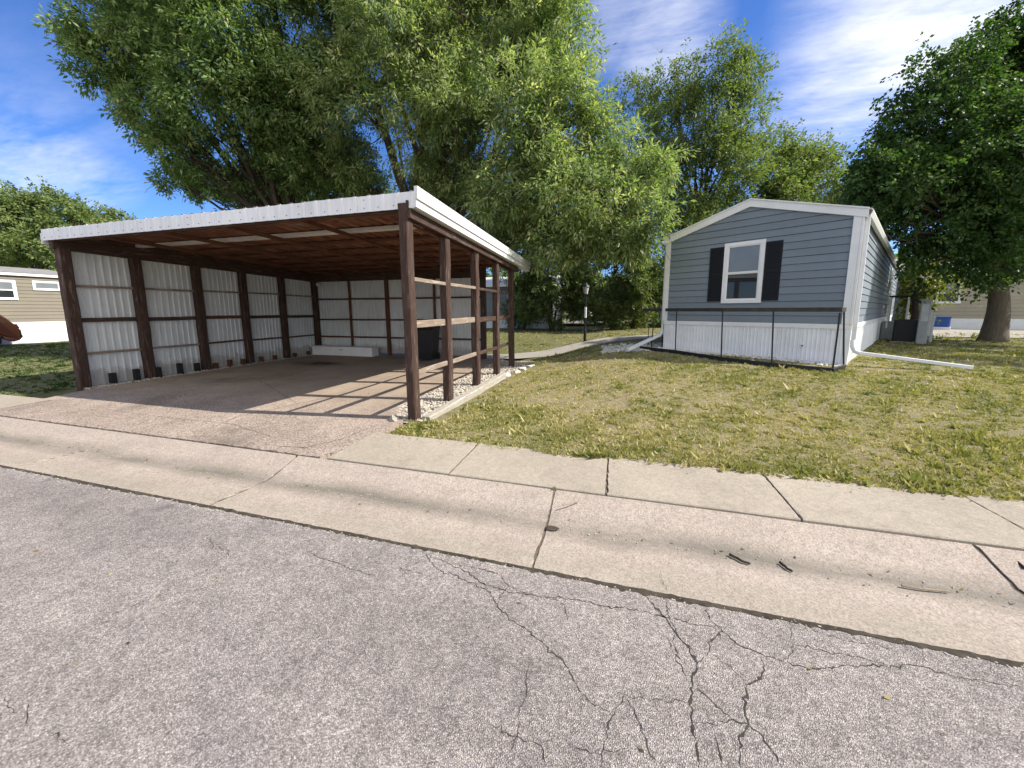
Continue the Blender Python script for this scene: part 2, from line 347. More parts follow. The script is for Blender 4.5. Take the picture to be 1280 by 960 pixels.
def sheet(name, org, du, dv, W, H, pitch, depth, mat, parent=None, thick=.004, under=None, phase=0., minor=False):
    # ribbed metal sheet with thickness: org corner, du across the ribs, dv along them
    org, du, dv = Vector(org), Vector(du), Vector(dv); nn = du.cross(dv).normalized()
    pr = []; x = 0.
    n = max(1, round(W/pitch)); pt = W/n
    for i in range(n):
        b = i*pt
        pr += [(b, 0), (b+pt*.62, 0), (b+pt*.72, depth), (b+pt*.90, depth)]
        if minor: pr[-3:-3] = [(b+pt*.28, 0), (b+pt*.30, depth*.3), (b+pt*.33, 0)]
    pr.append((W, 0)); m = len(pr); V = []
    for off in (0, -thick):
        for vv in (0, H):
            V += [org+du*a+dv*vv+nn*(h+off) for a, h in pr]
    Fs = []; mi = []
    for i in range(m-1):
        Fs.append((i, i+1, m+i+1, m+i)); mi.append(0)
        Fs.append((2*m+i+1, 2*m+i, 3*m+i, 3*m+i+1)); mi.append(1 if under else 0)
        Fs.append((i+1, i, 2*m+i, 2*m+i+1)); mi.append(0)
        Fs.append((m+i, m+i+1, 3*m+i+1, 3*m+i)); mi.append(0)
    Fs.append((0, m, 3*m, 2*m)); mi.append(0); Fs.append((m-1, 3*m-1, 4*m-1, 2*m-1)); mi.append(0)
    return mk(name, V, Fs, [mat, under] if under else mat, parent, mats=mi if under else None)
def ss(a, b, x):
    t = np.clip((x-a)/(b-a), 0, 1); return t*t*(3-2*t)

# ------------------------------------------------------------------ ground, road, kerb, pavement
ROADZ = -.08
def gz(x, y):
    x = np.asarray(x, float); y = np.asarray(y, float)
    right = .035+.355*ss(3.75, 10.3, y); left = .0+.22*ss(11, 18, y)
    t = ss(-2.45, .6, x); z = left*(1-t)+right*t
    z = z+.012*np.sin(x*1.9+y)*np.sin(y*1.3-x*.6)*ss(-2.4, -1, x)
    return z
def gzf(x, y): return float(gz(x, y))
def build_ground():
    xs = np.concatenate([[-900,-400,-200,-120,-80], np.arange(-60,-14,2.), np.arange(-14,14,.3), np.arange(14,60,2.), [80,120,200,400,900]])
    ys = np.concatenate([[3.70,3.76], np.arange(3.9,12,.25), np.arange(12,30,.6), np.arange(30,80,5.), [100,150,250,450,900,1500]])
    X, Y = np.meshgrid(xs, ys); Z = gz(X, Y)
    pad = (X > -10.9) & (X < -2.75) & (Y < 11.3); Z = np.where(pad, -.05, Z)
    Z = np.where(Y < 3.73, -.25, Z)
    nx, ny = len(xs), len(ys)
    V = np.stack([X, Y, Z], -1).reshape(-1, 3)
    Fs = [(j*nx+i, j*nx+i+1, (j+1)*nx+i+1, (j+1)*nx+i) for j in range(ny-1) for i in range(nx-1)]
    # land behind the road, beyond the camera
    n = len(V); V = list(map(tuple, V))+[(-900,-900,-.1),(900,-900,-.1),(900,-8,-.1),(-900,-8,-.1)]; Fs.append((n,n+1,n+2,n+3))
    g = mk('ground', V, Fs, 'lawn_soil', smooth=True); tag(g, kind='structure')
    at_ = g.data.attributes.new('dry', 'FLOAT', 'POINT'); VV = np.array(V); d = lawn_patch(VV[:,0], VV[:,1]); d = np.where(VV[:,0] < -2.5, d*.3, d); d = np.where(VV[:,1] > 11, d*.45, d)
    at_.data.foreach_set('value', d.astype(np.float32))
build_ground()
EDGE = 2.035
def jag(n, amp): 
    a = np.cumsum(rng.normal(0, 1, n)); a -= np.linspace(a[0], a[-1], n); return amp*(a/(np.abs(a).max()+1e-6))*.6+rng.normal(0, amp*.4, n)
def build_road():
    xs = np.arange(-80, 80.01, .1); e = EDGE+jag(len(xs), .008)-.004
    V = [(x, -8, ROADZ) for x in xs]+[(x, y, ROADZ) for x, y in zip(xs, e)]; n = len(xs)
    road = mk('road', V, [(i, i+1, n+i+1, n+i) for i in range(n-1)], 'asphalt'); tag(road, kind='structure')
    # black seam of packed dirt between asphalt and gutter
    xs = np.arange(-30, 14, .03); a = EDGE-.004-np.abs(rng.normal(0, .009, len(xs)))-.006*np.clip(np.sin(xs*.9)+np.sin(xs*2.7+1), 0, 2); b = EDGE+.012+np.abs(rng.normal(0, .004, len(xs))); n = len(xs)
    V = [(x, y, ROADZ+.003) for x, y in zip(xs, a)]+[(x, y, ROADZ+.005) for x, y in zip(xs, b)]
    mk('dirt_seam', V, [(i, i+1, n+i+1, n+i) for i in range(n-1)], 'dirt_dark', road)
    return road
road = build_road()
def crack(pix, w, z, parent, mat='crack_dark', lift=.002, amp=.012):
    P = [gp(*q, z) for q in pix]; pts = []
    for a, b in zip(P[:-1], P[1:]):
        L = (b-a).length; n = max(2, int(L/.014)); pn = Vector((-(b-a).y, (b-a).x, 0)).normalized(); off = jag(n+1, min(amp, L*.09)); off[0] = off[-1] = 0
        pts += [a.lerp(b, i/n)+pn*float(off[i]) for i in range(n)]
    pts.append(P[-1]); m = len(pts); V = []
    for i, p in enumerate(pts):
        d = pts[min(i+1, m-1)]-pts[max(0, i-1)]; pn = Vector((-d.y, d.x, 0)).normalized()
        t = i/(m-1); ww = w*min(3., .5*math.exp(random.gauss(.35, .55)))*min(1, .3+4*t, .3+4*(1-t))
        V += [p+pn*ww/2+Vector((0,0,lift)), p-pn*ww/2+Vector((0,0,lift))]
    return mk('crack', V, [(2*i, 2*i+1, 2*i+3, 2*i+2) for i in range(m-1)], mat, parent)
def Z7(*pts): return [(500+x*.6094, 500+y*.6094) for x, y in pts]
ROADCRACKS = [
 (Z7((40,305),(75,345),(145,375),(185,395),(200,425),(235,455),(290,495),(335,535),(360,580),(385,615),(430,640)), .010),
 (Z7((60,320),(130,350),(175,380),(215,390),(260,400),(330,405),(400,420),(480,432),(540,445),(600,460),(665,465)), .009),
 (Z7((110,335),(160,345),(200,355),(222,383),(205,405),(195,430)), .007),
 (Z7((222,383),(290,405),(330,412),(345,455)), .006),
 (Z7((500,395),(530,430),(560,470),(590,505),(610,540),(600,580),(595,620),(600,665),(608,710),(612,755)), .014),
 (Z7((545,400),(548,440),(575,490),(605,520)), .008),
 (Z7((560,470),(565,530),(590,570)), .007),
 (Z7((610,540),(635,510),(660,470),(690,500),(740,520),(790,540),(860,552),(960,545),(1060,545),(1140,570),(1210,580),(1280,590)), .010),
 (Z7((740,520),(748,545),(735,575),(710,590),(708,640),(715,665),(695,690),(700,755)), .012),
 (Z7((610,590),(650,630),(690,660),(715,665),(745,690),(785,755)), .008),
 (Z7((590,545),(560,520),(545,480)), .006),
 (Z7((600,660),(640,665),(690,655)), .005),
 (Z7((640,665),(655,720),(660,755)), .006),
 (Z7((800,440),(805,500),(790,540)), .005),
 (Z7((800,500),(870,515),(950,530),(1010,548)), .006),
 (Z7((625,420),(640,455),(660,470)), .005),
 (Z7((640,520),(690,560),(712,585)), .005),
 (Z7((265,545),(260,600),(245,640),(240,690),(215,740)), .006),
 (Z7((180,660),(240,690),(290,710),(300,755)), .005),
 (Z7((460,605),(435,650),(420,700),(410,755)), .007),
 (Z7((460,605),(490,660),(510,720),(540,755)), .006),
 (Z7((455,605),(520,615),(590,622)), .004),
 (Z7((340,700),(400,725),(470,715)), .004),
 (Z7((535,350),(540,375),(550,395)), .004),
 (Z7((0,345),(50,360),(90,350)), .005), (Z7((820,460),(900,490),(960,500),(1040,520)), .004),
 ([(262,672),(266,684),(258,690)], .006), ([(272,680),(285,692),(289,697)], .006), ([(385,690),(410,700),(440,712),(470,720)], .007), ([(440,712),(455,700),(480,692)], .004),
 ([(465,795),(455,815),(428,840)], .004), ([(290,698),(240,720),(190,748),(120,775),(90,792)], .004),
 ([(8,870),(20,892)], .006), ([(36,880),(34,905),(20,918)], .005), ([(60,915),(85,930)], .005)]
for pix, w in ROADCRACKS: crack(pix, w*.52, ROADZ, road)

def slab_row(name, x_list, prof, mat, gap=.012, jitter=.004, chips=None):
    full = []
    for (ya, za), (yb, zb) in zip(prof[:-1], prof[1:]):
        q_ = max(1, int(math.hypot(yb-ya, 0)/.03)); full += [(ya+(yb-ya)*i/q_, za+(zb-za)*i/q_) for i in range(q_)]
    full.append(prof[-1]); lo_prof = prof; prof = full
    base = mk(name, *bed(lo_prof, min(x_list), max(x_list)), 'joint_dirt'); tag(base, kind='structure')
    for a, b in zip(x_list[:-1], x_list[1:]):
        n = 6; xs = [a+gap/2]+[a+(b-a)*i/n for i in range(1, n)]+[b-gap/2]; m = len(prof); V = []; dz = random.uniform(-jitter, jitter)
        for i, x in enumerate(xs):
            end = (1 if i == 0 else -1 if i == n else 0); ch_ = np.abs(jag(m, .012))
            for j, (y, z) in enumerate(prof): V.append((x+(end*(float(ch_[j])+(.012 if random.random() < .05 else 0)) if end else random.uniform(-.002,.002)), y, z+(dz if j < m-2 else 0)+random.uniform(-.0012,.0012)))
        Fs = [(i*m+j, (i+1)*m+j, (i+1)*m+j+1, i*m+j+1) for i in range(n) for j in range(m-1)]
        Fs += [tuple(reversed(range(m))), tuple(n*m+j for j in range(m))]
        mk('slab', V, Fs, mat, base)
    return base
def bed(prof, xa, xb):
    y0, y1 = min(p[0] for p in prof)+.01, max(p[0] for p in prof)-.01; q = [(y, z-.010) for y, z in prof]; m = len(q)
    q[0] = (y0, q[0][1]); q[-1] = (y1, q[-1][1])
    V = [(xa, y, z) for y, z in q]+[(xb, y, z) for y, z in q]
    return V, [(j, m+j, m+j+1, j+1) for j in range(m-1)]
gprof = [(EDGE+.014,-.22),(EDGE+.014,ROADZ+.004),(2.2,-.082),(2.4,-.093),(2.56,-.098),(2.66,-.085),(2.76,-.055),(2.86,-.022),(2.925,-.004),(2.945,0.),(2.945,-.2)]
slab_row('gutter', [-.46+2.78*k for k in range(-14, 10)], gprof, 'gutter_concrete')
SWB = 3.74
wprof = [(2.95,-.12),(2.95,.010),(2.958,.017),(3.3,.021),(SWB-.01,.026),(SWB,.02),(SWB,-.12)]
slab_row('sidewalk', [-2.86,-1.47,-.03,1.36,2.78,4.2,5.62,7.04,8.46,9.88,11.3,14.,17.,20.,24.,30.], wprof, 'walk_concrete', .012)
slab_row('sidewalk', [-9.35-1.5*k for k in range(16, -1, -1)], wprof, 'walk_concrete', .012)

def build_drive():
    # outline, ragged where the apron crumbles onto the gutter
    L = []
    def seg(a, b, n, amp):
        off = jag(n+1, amp); off[0] = off[-1] = 0; d = Vector((b[0]-a[0], b[1]-a[1])); p = Vector((-d.y, d.x)).normalized()
        for i in range(n): L.append((a[0]+d.x*i/n+p.x*off[i], a[1]+d.y*i/n+p.y*off[i]))
    seg((-9.3,2.952),(-2.95,2.952), 160, .012); seg((-2.95,2.952),(-2.74,3.6), 24, .02); seg((-2.74,3.6),(-2.82,4.3), 20, .03); seg((-2.82,4.3),(-3.25,5.0), 14, .03); seg((-3.25,5.0),(-3.35,11.1), 60, .04)
    seg((-3.35,11.1),(-10.15,11.1), 20, .02); seg((-10.15,11.1),(-10.0,4.9), 40, .04); seg((-10.0,4.9),(-9.9,4.2), 10, .03); seg((-9.9,4.2),(-9.3,2.952), 24, .02)
    bm = bmesh.new(); vs = [bm.verts.new((x, y, .014)) for x, y in L]; f = bm.faces.new(vs)
    r = bmesh.ops.extrude_face_region(bm, geom=[f]); 
    for e in r['geom']:
        if isinstance(e, bmesh.types.BMVert): e.co.z = .014
    for v in vs: v.co.z = -.1
    bmesh.ops.recalc_face_normals(bm, faces=bm.faces)
    me = bpy.data.meshes.new('driveway'); bm.to_mesh(me); bm.free(); o = link('driveway', me, 'drive_concrete'); tag(o, kind='structure'); return o
drive = build_drive()
for pix, w in (([(470,532),(430,548),(380,560),(330,556)], .008), ([(250,540),(300,520),(372,505),(440,490)], .010), ([(372,505),(330,478),(300,468)], .008), ([(130,512),(210,522),(290,530),(345,548)], .006), ([(440,490),(470,476),(498,468)], .006), ([(160,500),(240,492),(300,490),(360,474)], .007)): crack(pix, w, .014, drive)
def ribbon(name, pts, w, z_off, mat, ragged=.02):
    P = [Vector((x, y, 0)) for x, y in pts]; Q = []
    for a, b in zip(P[:-1], P[1:]):
        n = max(2, int((b-a).length/.4)); Q += [a.lerp(b, i/n) for i in range(n)]
    Q.append(P[-1]); V = []; m = len(Q)
    for i, p in enumerate(Q):
        d = Q[min(i+1, m-1)]-Q[max(i-1, 0)]; n = Vector((-d.y, d.x, 0)).normalized()
        for s in (.5, -.5):
            q = p+n*w*s+Vector((random.uniform(-ragged,ragged), random.uniform(-ragged,ragged), 0)); V.append((q.x, q.y, gzf(p.x, p.y)+z_off))
    o = mk(name, V, [(2*i+1, 2*i+3, 2*i+2, 2*i) for i in range(m-1)], mat); return tag(o, kind='structure')
PATH = [(-4.6,10.9),(-3.2,11.4),(-1.6,13.0),(-.2,14.6),(1.3,16.2),(3.2,17.6)]
ribbon('path', PATH, 1.25, .025, 'path_concrete')
mk('back_road', [(10.6,18.7,.42),(70,16.5,.42),(70,25,.42),(15.5,25.6,.42)], [(0,1,2,3)], 'path_concrete')['kind'] = 'structure'
for nm, xa, xb, ya, yb in (('back_lane', -60, -1, 30, 34.5),): mk(nm, [(xa,ya,.26),(xb,ya,.43),(xb,yb,.43),(xa,yb,.26)], [(0,1,2,3)], 'path_concrete')['kind'] = 'structure'

# ------------------------------------------------------------------ carport
CP = Vector((-6.5, 7.5, 0)); XL, XR, YF, YB = -10.28, -2.72, 4.47, 10.6
cp = thing('carport', 'open front wooden carport with white ribbed metal walls and flat roof over the driveway', 'carport', CP)
def c(x, y, z): return (x-CP.x, y-CP.y, z)
def roofz(y): return 3.045-.030*(y-4.4)          # underside of roof sheets, falls to the back
LY = [4.55,5.64,6.84,8.03,9.28,YB]; RY = [4.43,5.53,6.84,8.16,9.46]
PW = .15
for i, y in enumerate(LY): bar('post', c(XL+(.0), y, -.05), c(XL-.0, y, roofz(y)-.30), PW, PW*1.15, 'wood_dark_z', cp, ch=.014, seg=7, jit=.006)
for i, y in enumerate(RY): bar('post', c(XR, y, -.05), c(XR+random.uniform(-.01,.01), y, roofz(y)-(.30 if i else .12)), .135, .15, 'wood_dark_z', cp, ch=.016, seg=9, jit=.008)
bar('post', c(-3.95, YB, -.05), c(-3.95, YB, roofz(YB)-.3), .16, .14, 'wood_dark_z', cp, ch=.014, seg=7, jit=.006)
# plates along the tops of the posts
bar('wall_plate', c(XL, 4.42, roofz(4.42)-.163), c(XL, YB+.1, roofz(YB)-.163), .11, .335, 'wood_dark_y', cp, seg=6, jit=.004)
bar('wall_plate', c(XL, YB, roofz(YB)-.163), c(-3.85, YB, roofz(YB)-.163), .10, .335, 'wood_dark_x', cp, seg=6, jit=.004)
bar('side_beam', c(XR-.03, 4.50, roofz(4.5)-.20), c(XR-.03, YB-.6, roofz(YB-.6)-.20), .05, .19, 'wood_dark_y', cp, seg=6, jit=.003)
bar('side_board', c(XR+.085, 4.36, roofz(4.36)-.26), c(XR+.085, YB-.75, roofz(YB-.7)-.26), .04, .105, 'wood_dark_y', cp, seg=6, jit=.003)
bar('side_board', c(XR+.055, 4.37, roofz(4.36)-.145), c(XR+.055, YB-.7, roofz(YB-.7)-.145), .035, .12, 'wood_dark_y', cp, seg=6, jit=.003)
bar('side_batten', c(XR-.04, 4.50, roofz(4.5)-.325), c(XR-.04, YB-.8, roofz(YB-.8)-.325), .03, .035, 'wood_red_y', cp, seg=4, jit=.003)
bar('header', c(XL-.1, YF+.02, 2.925), c(XR-.09, YF+.02, 2.925), .05, .14, 'wood_dark_x', cp, seg=6, jit=.003)
# left wall: sheets outside the posts, girts between them
for i in range(5):
    y0, y1 = LY[i], LY[i+1]
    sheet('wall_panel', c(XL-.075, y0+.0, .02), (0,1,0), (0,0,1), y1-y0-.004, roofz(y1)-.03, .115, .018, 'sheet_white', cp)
    for z, h, m in ((.68,.045,'wood_rail_y'),(1.36,.085,'wood_dark_y'),(2.04,.045,'wood_rail_y')):
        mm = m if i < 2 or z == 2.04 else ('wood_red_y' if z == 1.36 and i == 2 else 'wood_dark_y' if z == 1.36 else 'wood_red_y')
        z += random.uniform(-.015, .015)
        bar('girt', c(XL-.03, y0+.078, z), c(XL-.03, y1-.078, z+random.uniform(-.012,.012)), .045, h, mm, cp, seg=3, jit=.002)
for y, h, m in ((4.98,.24,0),(5.38,.26,0),(5.78,.24,0),(6.22,.27,0),(6.6,.22,0),(7.05,.16,1),(7.42,.2,1),(7.8,.17,1),(8.35,.17,1),(8.8,.15,1),(9.55,.14,1),(10.1,.14,1)):
    bar('stub_block', c(XL+.03, y, .0), c(XL+.03, y, h), .09, .10, 'rubber' if not m else 'wood_red_z', cp, ch=.008)
# back wall
BX = [XL, -8.85, -7.38, -5.63, -3.95]
for i in range(4):
    x0, x1 = BX[i], BX[i+1]
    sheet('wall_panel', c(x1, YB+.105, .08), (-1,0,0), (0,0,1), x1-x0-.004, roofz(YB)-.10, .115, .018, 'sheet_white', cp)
    for z in (.62, 1.22, 1.93): bar('girt', c(x0+(.08 if i == 0 else .04), YB+.045, z), c(x1-(.085 if i == 3 else .04), YB+.045, z+random.uniform(-.01,.01)), .04, .055, 'wood_red_x', cp, seg=3, jit=.002)
for x, w in ((-8.85,.065),(-7.38,.12),(-5.63,.06)): bar('stud', c(x, YB+.035, .0), c(x, YB+.035, roofz(YB)-.30), w, .07, 'wood_red_z', cp, seg=5, jit=.004)
# open right side: three rails in each bay
for i in range(4):
    y0, y1 = RY[i]+.07, RY[i+1]-.07
    for z, h, dx in ((.66,.075,.02),(1.345,.105,.0),(1.965,.055,.03)):
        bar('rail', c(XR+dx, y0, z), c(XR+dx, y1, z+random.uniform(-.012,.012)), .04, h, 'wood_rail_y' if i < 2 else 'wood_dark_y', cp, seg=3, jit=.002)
# roof: rafters, purlins, ribbed sheets with rusted undersides
for x in (-9.1, -7.6, -6.1, -4.6): bar('rafter', c(x, 4.50, roofz(4.5)-.145), c(x, YB-.06, roofz(YB)-.145), .035, .07, 'wood_red_y', cp, seg=3, jit=.003)
for i in range(8):
    y = 4.95+i*.78
    bar('purlin', c(XL+.06, y, roofz(y)-.045), c(XR-.08, y, roofz(y)-.045), .14 if i == 1 else .09, .06, 'board_pale' if i == 1 else 'wood_red_x', cp, seg=4, jit=.003)
RX0, RX1 = XL-.16, XR+.16; RYF, RYB = 4.40, YB+.35; nS = 9; rw = (RX1-RX0)/nS
sl = Vector((0, 1, -.030)).normalized(); RL = (RYB-RYF)/sl.y
for i in range(nS):
    sheet('roof_sheet', c(RX0+i*rw, RYF, roofz(RYF)+.008), (1,0,0), sl, rw-.003, RL, .2, .028, 'sheet_top', cp, .006, 'sheet_rust')
# white ribbed front fascia, sheet by sheet
fz0, fz1 = 2.86, 3.065
for i in range(nS):
    sheet('fascia_sheet', c(RX0+i*rw, RYF-.012, fz0), (1,0,0), (0,0,1), rw-.004, fz1-fz0+random.uniform(-.004,.004), .23, .006, 'sheet_fascia', cp, .003, minor=True)
scr = MB()
for i in range(36):
    x = RX0+.09+i*.2196+random.uniform(-.012,.012)
    for z in ((fz0+.05,), (fz0+.05, fz1-.05))[i % 5 == 2]:
        scr.tube([c(x, RYF-.012, z), c(x, RYF-.020, z)], .0065, 6)
for i in range(40): scr.tube([c(RX0+.05+i*.196, RYF+.02, fz1-.002), c(RX0+.05+i*.196, RYF+.02, fz1+.006)], .009, 6)
tag(scr.build('screws', 'wood_red_x', cp), kind='stuff')
# stepped white trim on the right roof edge
def trim(x0, x1, z0, z1, name, mat):
    V = []
    for y in (RYF-.02, RYB-.15):
        dz = -.030*(y-RYF); V += [c(x0,y,z0+dz),c(x1,y,z0+dz),c(x1,y,z1+dz),c(x0,y,z1+dz)]
    mk(name, V, [(0,1,2,3),(7,6,5,4),(0,4,5,1),(1,5,6,2),(2,6,7,3),(3,7,4,0)], mat, cp)
trim(RX1+.002, RX1+.05, 2.968, 3.125, 'edge_trim', 'sheet_trim'); trim(RX1-.012, RX1+.028, 2.868, 2.966, 'edge_trim', 'sheet_trim'); trim(XR+.04, RX1-.014, 2.869, 2.885, 'soffit_trim', 'sheet_trim')
box('edge_trim', c(RX0-.03, RYF-.02, 2.80), c(RX0-.002, RYB-.1, 2.995), 'sheet_trim', cp)
lf = MB().bar(c(XL+.25, YB-.12, 2.43), c(XL+.25, YB-.04, 2.43), .10, .10, ch=.02).build('lamp_box', 'lamp_white', cp)
# things in and around the carport
b = thing('storage_box', 'long low white box on the floor against the carport back wall', 'box', (-8.95, YB-.24, .014))
MB().box((-1.22,-.17,0),(1.22,.17,.27)).build('body', 'trim_white', b); MB().box((-1.24,-.19,.272),(1.24,.19,.30)).build('lid', 'trim_white', b); MB().bar((0,-.172,.2),(0,-.185,.2),.12,.03).build('latch', 'metal_grey', b)
def bin_(loc, rz, name, label, mat, s=1., cat='trash bin'):
    o = thing(name, label, cat, loc, rz)
    V = []
    for z, w in ((0.06,.22),(.25,.245),(.95,.30)): V += [(-w*s,-w*s*1.1,z*s),(w*s,-w*s*1.1,z*s),(w*s,w*s*1.1,z*s),(-w*s,w*s*1.1,z*s)]
    Fs = [(3,2,1,0),(8,9,10,11)]+[(k*4+i, k*4+(i+1)%4, k*4+4+(i+1)%4, k*4+4+i) for k in range(2) for i in range(4)]
    mk('body', V, Fs, mat, o)
    lid = MB(); lid.add([(-.33*s,-.37*s,.952*s),(.33*s,-.37*s,.952*s),(.33*s,.36*s,.952*s),(-.33*s,.36*s,.952*s),(-.29*s,-.32*s,1.0*s),(.29*s,-.32*s,1.0*s),(.29*s,.34*s,1.04*s),(-.29*s,.34*s,1.04*s)],[(3,2,1,0),(4,5,6,7),(0,1,5,4),(1,2,6,5),(2,3,7,6),(3,0,4,7)]); lid.build('lid', mat, o)
    MB().tube([(-.25*s,.4*s,.95*s),(.25*s,.4*s,.95*s)], .018*s, 8).build('handle', mat, o)
    for sx in (-1, 1):
        MB().tube([(sx*.23*s,.24*s,.11*s),(sx*.285*s,.24*s,.11*s)], .11*s, 14).build('wheel', 'rubber', o)
    return o
bin_((-5.55, 9.95, .014), R(8), 'trash_bin', 'black plastic wheeled trash bin inside the carport by its back wall', 'plastic_black', 1.0)
# timber edging and gravel along the right posts
t1 = Vector((-2.50,4.36,0)); 
e1 = MB().bar((-2.52,4.40,.0),(-2.36,7.55,.10),.13,.13,ch=.012,seg=8,jit=.005).build('timber_edging', 'timber_grey'); tag(e1, 'weathered grey landscape timber edging the lawn beside the carport posts', 'timber')
def rocks(name, n, area, r0, r1, mat, zf, flat=.65):
    base = []; bm = bmesh.new(); bmesh.ops.create_icosphere(bm, subdivisions=1, radius=1.); bv = np.array([v.co[:] for v in bm.verts]); bf = [tuple(v.index for v in f.verts) for f in bm.faces]; bm.free()
    m = MB()
    for _ in range(n):
        x, y = area(); r = random.uniform(r0, r1); s = np.array([r*random.uniform(.7,1.3), r*random.uniform(.7,1.3), r*flat*random.uniform(.7,1.2)])
        v = bv*(1+.22*rng.normal(0,1,(len(bv),1)))*s; a = random.random()*6.28; ca, sa = math.cos(a), math.sin(a)
        v = np.stack([v[:,0]*ca-v[:,1]*sa+x, v[:,0]*sa+v[:,1]*ca+y, v[:,2]+zf(x,y)+r*flat*.4], 1); m.add(v.tolist(), bf)
    return m.build(name, mat)
def a1():
    y = random.uniform(4.35, 10.4); return random.uniform(-3.35+max(0,(5.0-y))*.55, -2.58+.04*(y-4.4)), y
tag(rocks('gravel_strip', 2600, a1, .012, .034, 'gravel', lambda x, y: -.0), 'pale gravel strip under the open right side of the carport', 'gravel', kind='stuff')
def a2(): y = random.uniform(4.5, 10.5); return random.uniform(XL-.05, XL+.22+.1*random.random()), y
tag(rocks('gravel_strip', 900, a2, .012, .034, 'gravel', lambda x, y: -.0), 'grey gravel along the foot of the carport left wall', 'gravel', kind='stuff')
mk('gravel_bed', [(-3.5,4.3,-.012),(-2.35,4.3,-.012),(-2.2,10.6,-.008),(-3.5,10.6,-.012)], [(0,1,2,3)], 'gravel')['kind'] = 'structure'
mk('gravel_bed', [(-10.5,4.5,-.012),(-9.8,4.5,-.012),(-9.8,10.7,-.012),(-10.5,10.7,-.012)], [(0,1,2,3)], 'gravel')['kind'] = 'structure'
for x, y, r, lab in ((-2.42,8.05,.13,'largest pale rock at the end of the timber edging'),(-2.30,8.55,.10,'small pale rock beyond the timber edging by the fourth open post'),(-2.28,9.0,.11,'pale rock between the last two open carport posts'),(-2.2,9.5,.12,'pale flat rock at the foot of the last open carport post'),(-2.98,4.28,.12,'dark grey stone at the foot of the front carport post')):
    o = rocks('edging_rock', 1, lambda: (0,0), r, r*1.05, 'rock_white' if r != .12 or x > -2.5 else 'path_concrete', lambda a, b_: 0., .6); o.location = (x, y, -.01 if x < -2.5 else gzf(x,y)-.02); tag(o, lab, 'rock', 'rocks edging the carport gravel')

# ------------------------------------------------------------------ mobile homes
def gable_x(z, W, ze, za): return (za-z)/(za-ze)*W/2       # half width of the gable at height z
def mobile_home(o, W, L, ze, za, zs, siding, rows=.165, sides=('front','right'), left_cols=None):
    # local frame: right front corner at the origin, front along -x, depth along +y
    MB().add([(-W,.02,.05),(-.02,.02,.05),(-.02,.02,ze),(-W/2,.02,za-.02),(-W,.02,ze),(-W,L,.05),(-.02,L,.05),(-.02,L,ze),(-W/2,L,za-.02),(-W,L,ze)],
             [(0,1,2,3,4),(9,8,7,6,5),(1,6,7,2),(5,0,4,9),(0,5,6,1)]).build('wall', 'rail_dark', o)  # dark backing in the board gaps stands in for shadow lines under the laps
    n = math.ceil((za-zs)/rows)
    for i in range(n):
        z0 = zs+i*rows+.009; z1 = min(z0+rows-.009, za-.02)
        if 'front' in sides:
            def half(z): return W/2 if z <= ze else max(.01, gable_x(z, W, ze, za))
            h0, h1 = half(z0)-.005, half(z1)-.005; hm = half(max(z0, min(z1, ze)))-.005
            V = []
            for z, h, t in ((z0,h0,.026),(max(z0,min(z1,ze)) if z0 < ze < z1 else (z0+z1)/2, hm if z0 < ze < z1 else (h0+h1)/2,.019),(z1,h1,.012)):
                V += [(-W/2-h,.0,z),(-W/2-h,-t,z),(-W/2+h,-t,z),(-W/2+h,.0,z)]
            Fs = [(0,3,2,1),(8,9,10,11)]+[(k*4+a, k*4+(a+1)%4, k*4+4+(a+1)%4, k*4+4+a) for k in range(2) for a in range(4)]
            V = [(x+0, y-abs(random.gauss(0,.0012)), z+random.gauss(0,.0012)) for x, y, z in V]
            mk('siding_board', V, Fs, siding, o)
        if z1 <= ze+.001 or z0 < ze:
            zt = min(z1, ze)
            if 'right' in sides:
                mk('siding_board', [(.0,.02,z0),(.026,.02,z0),(.026,L-.02,z0),(.0,L-.02,z0),(0,.02,zt),(.012,.02,zt),(.012,L-.02,zt),(0,L-.02,zt)],
                   [(3,2,1,0),(4,5,6,7),(0,1,5,4),(1,2,6,5),(2,3,7,6),(3,0,4,7)], siding, o)
def ribbed_skirt(o, p, du, W, z0, z1, n, mat='skirt_white'):
    w = W/n
    for i in range(n): sheet('skirting_panel', Vector(p)+Vector(du)*(i*w)+Vector((0,0,z0)), du, (0,0,1), w-.003, z1-z0, w/5, .007, mat, o, .004)
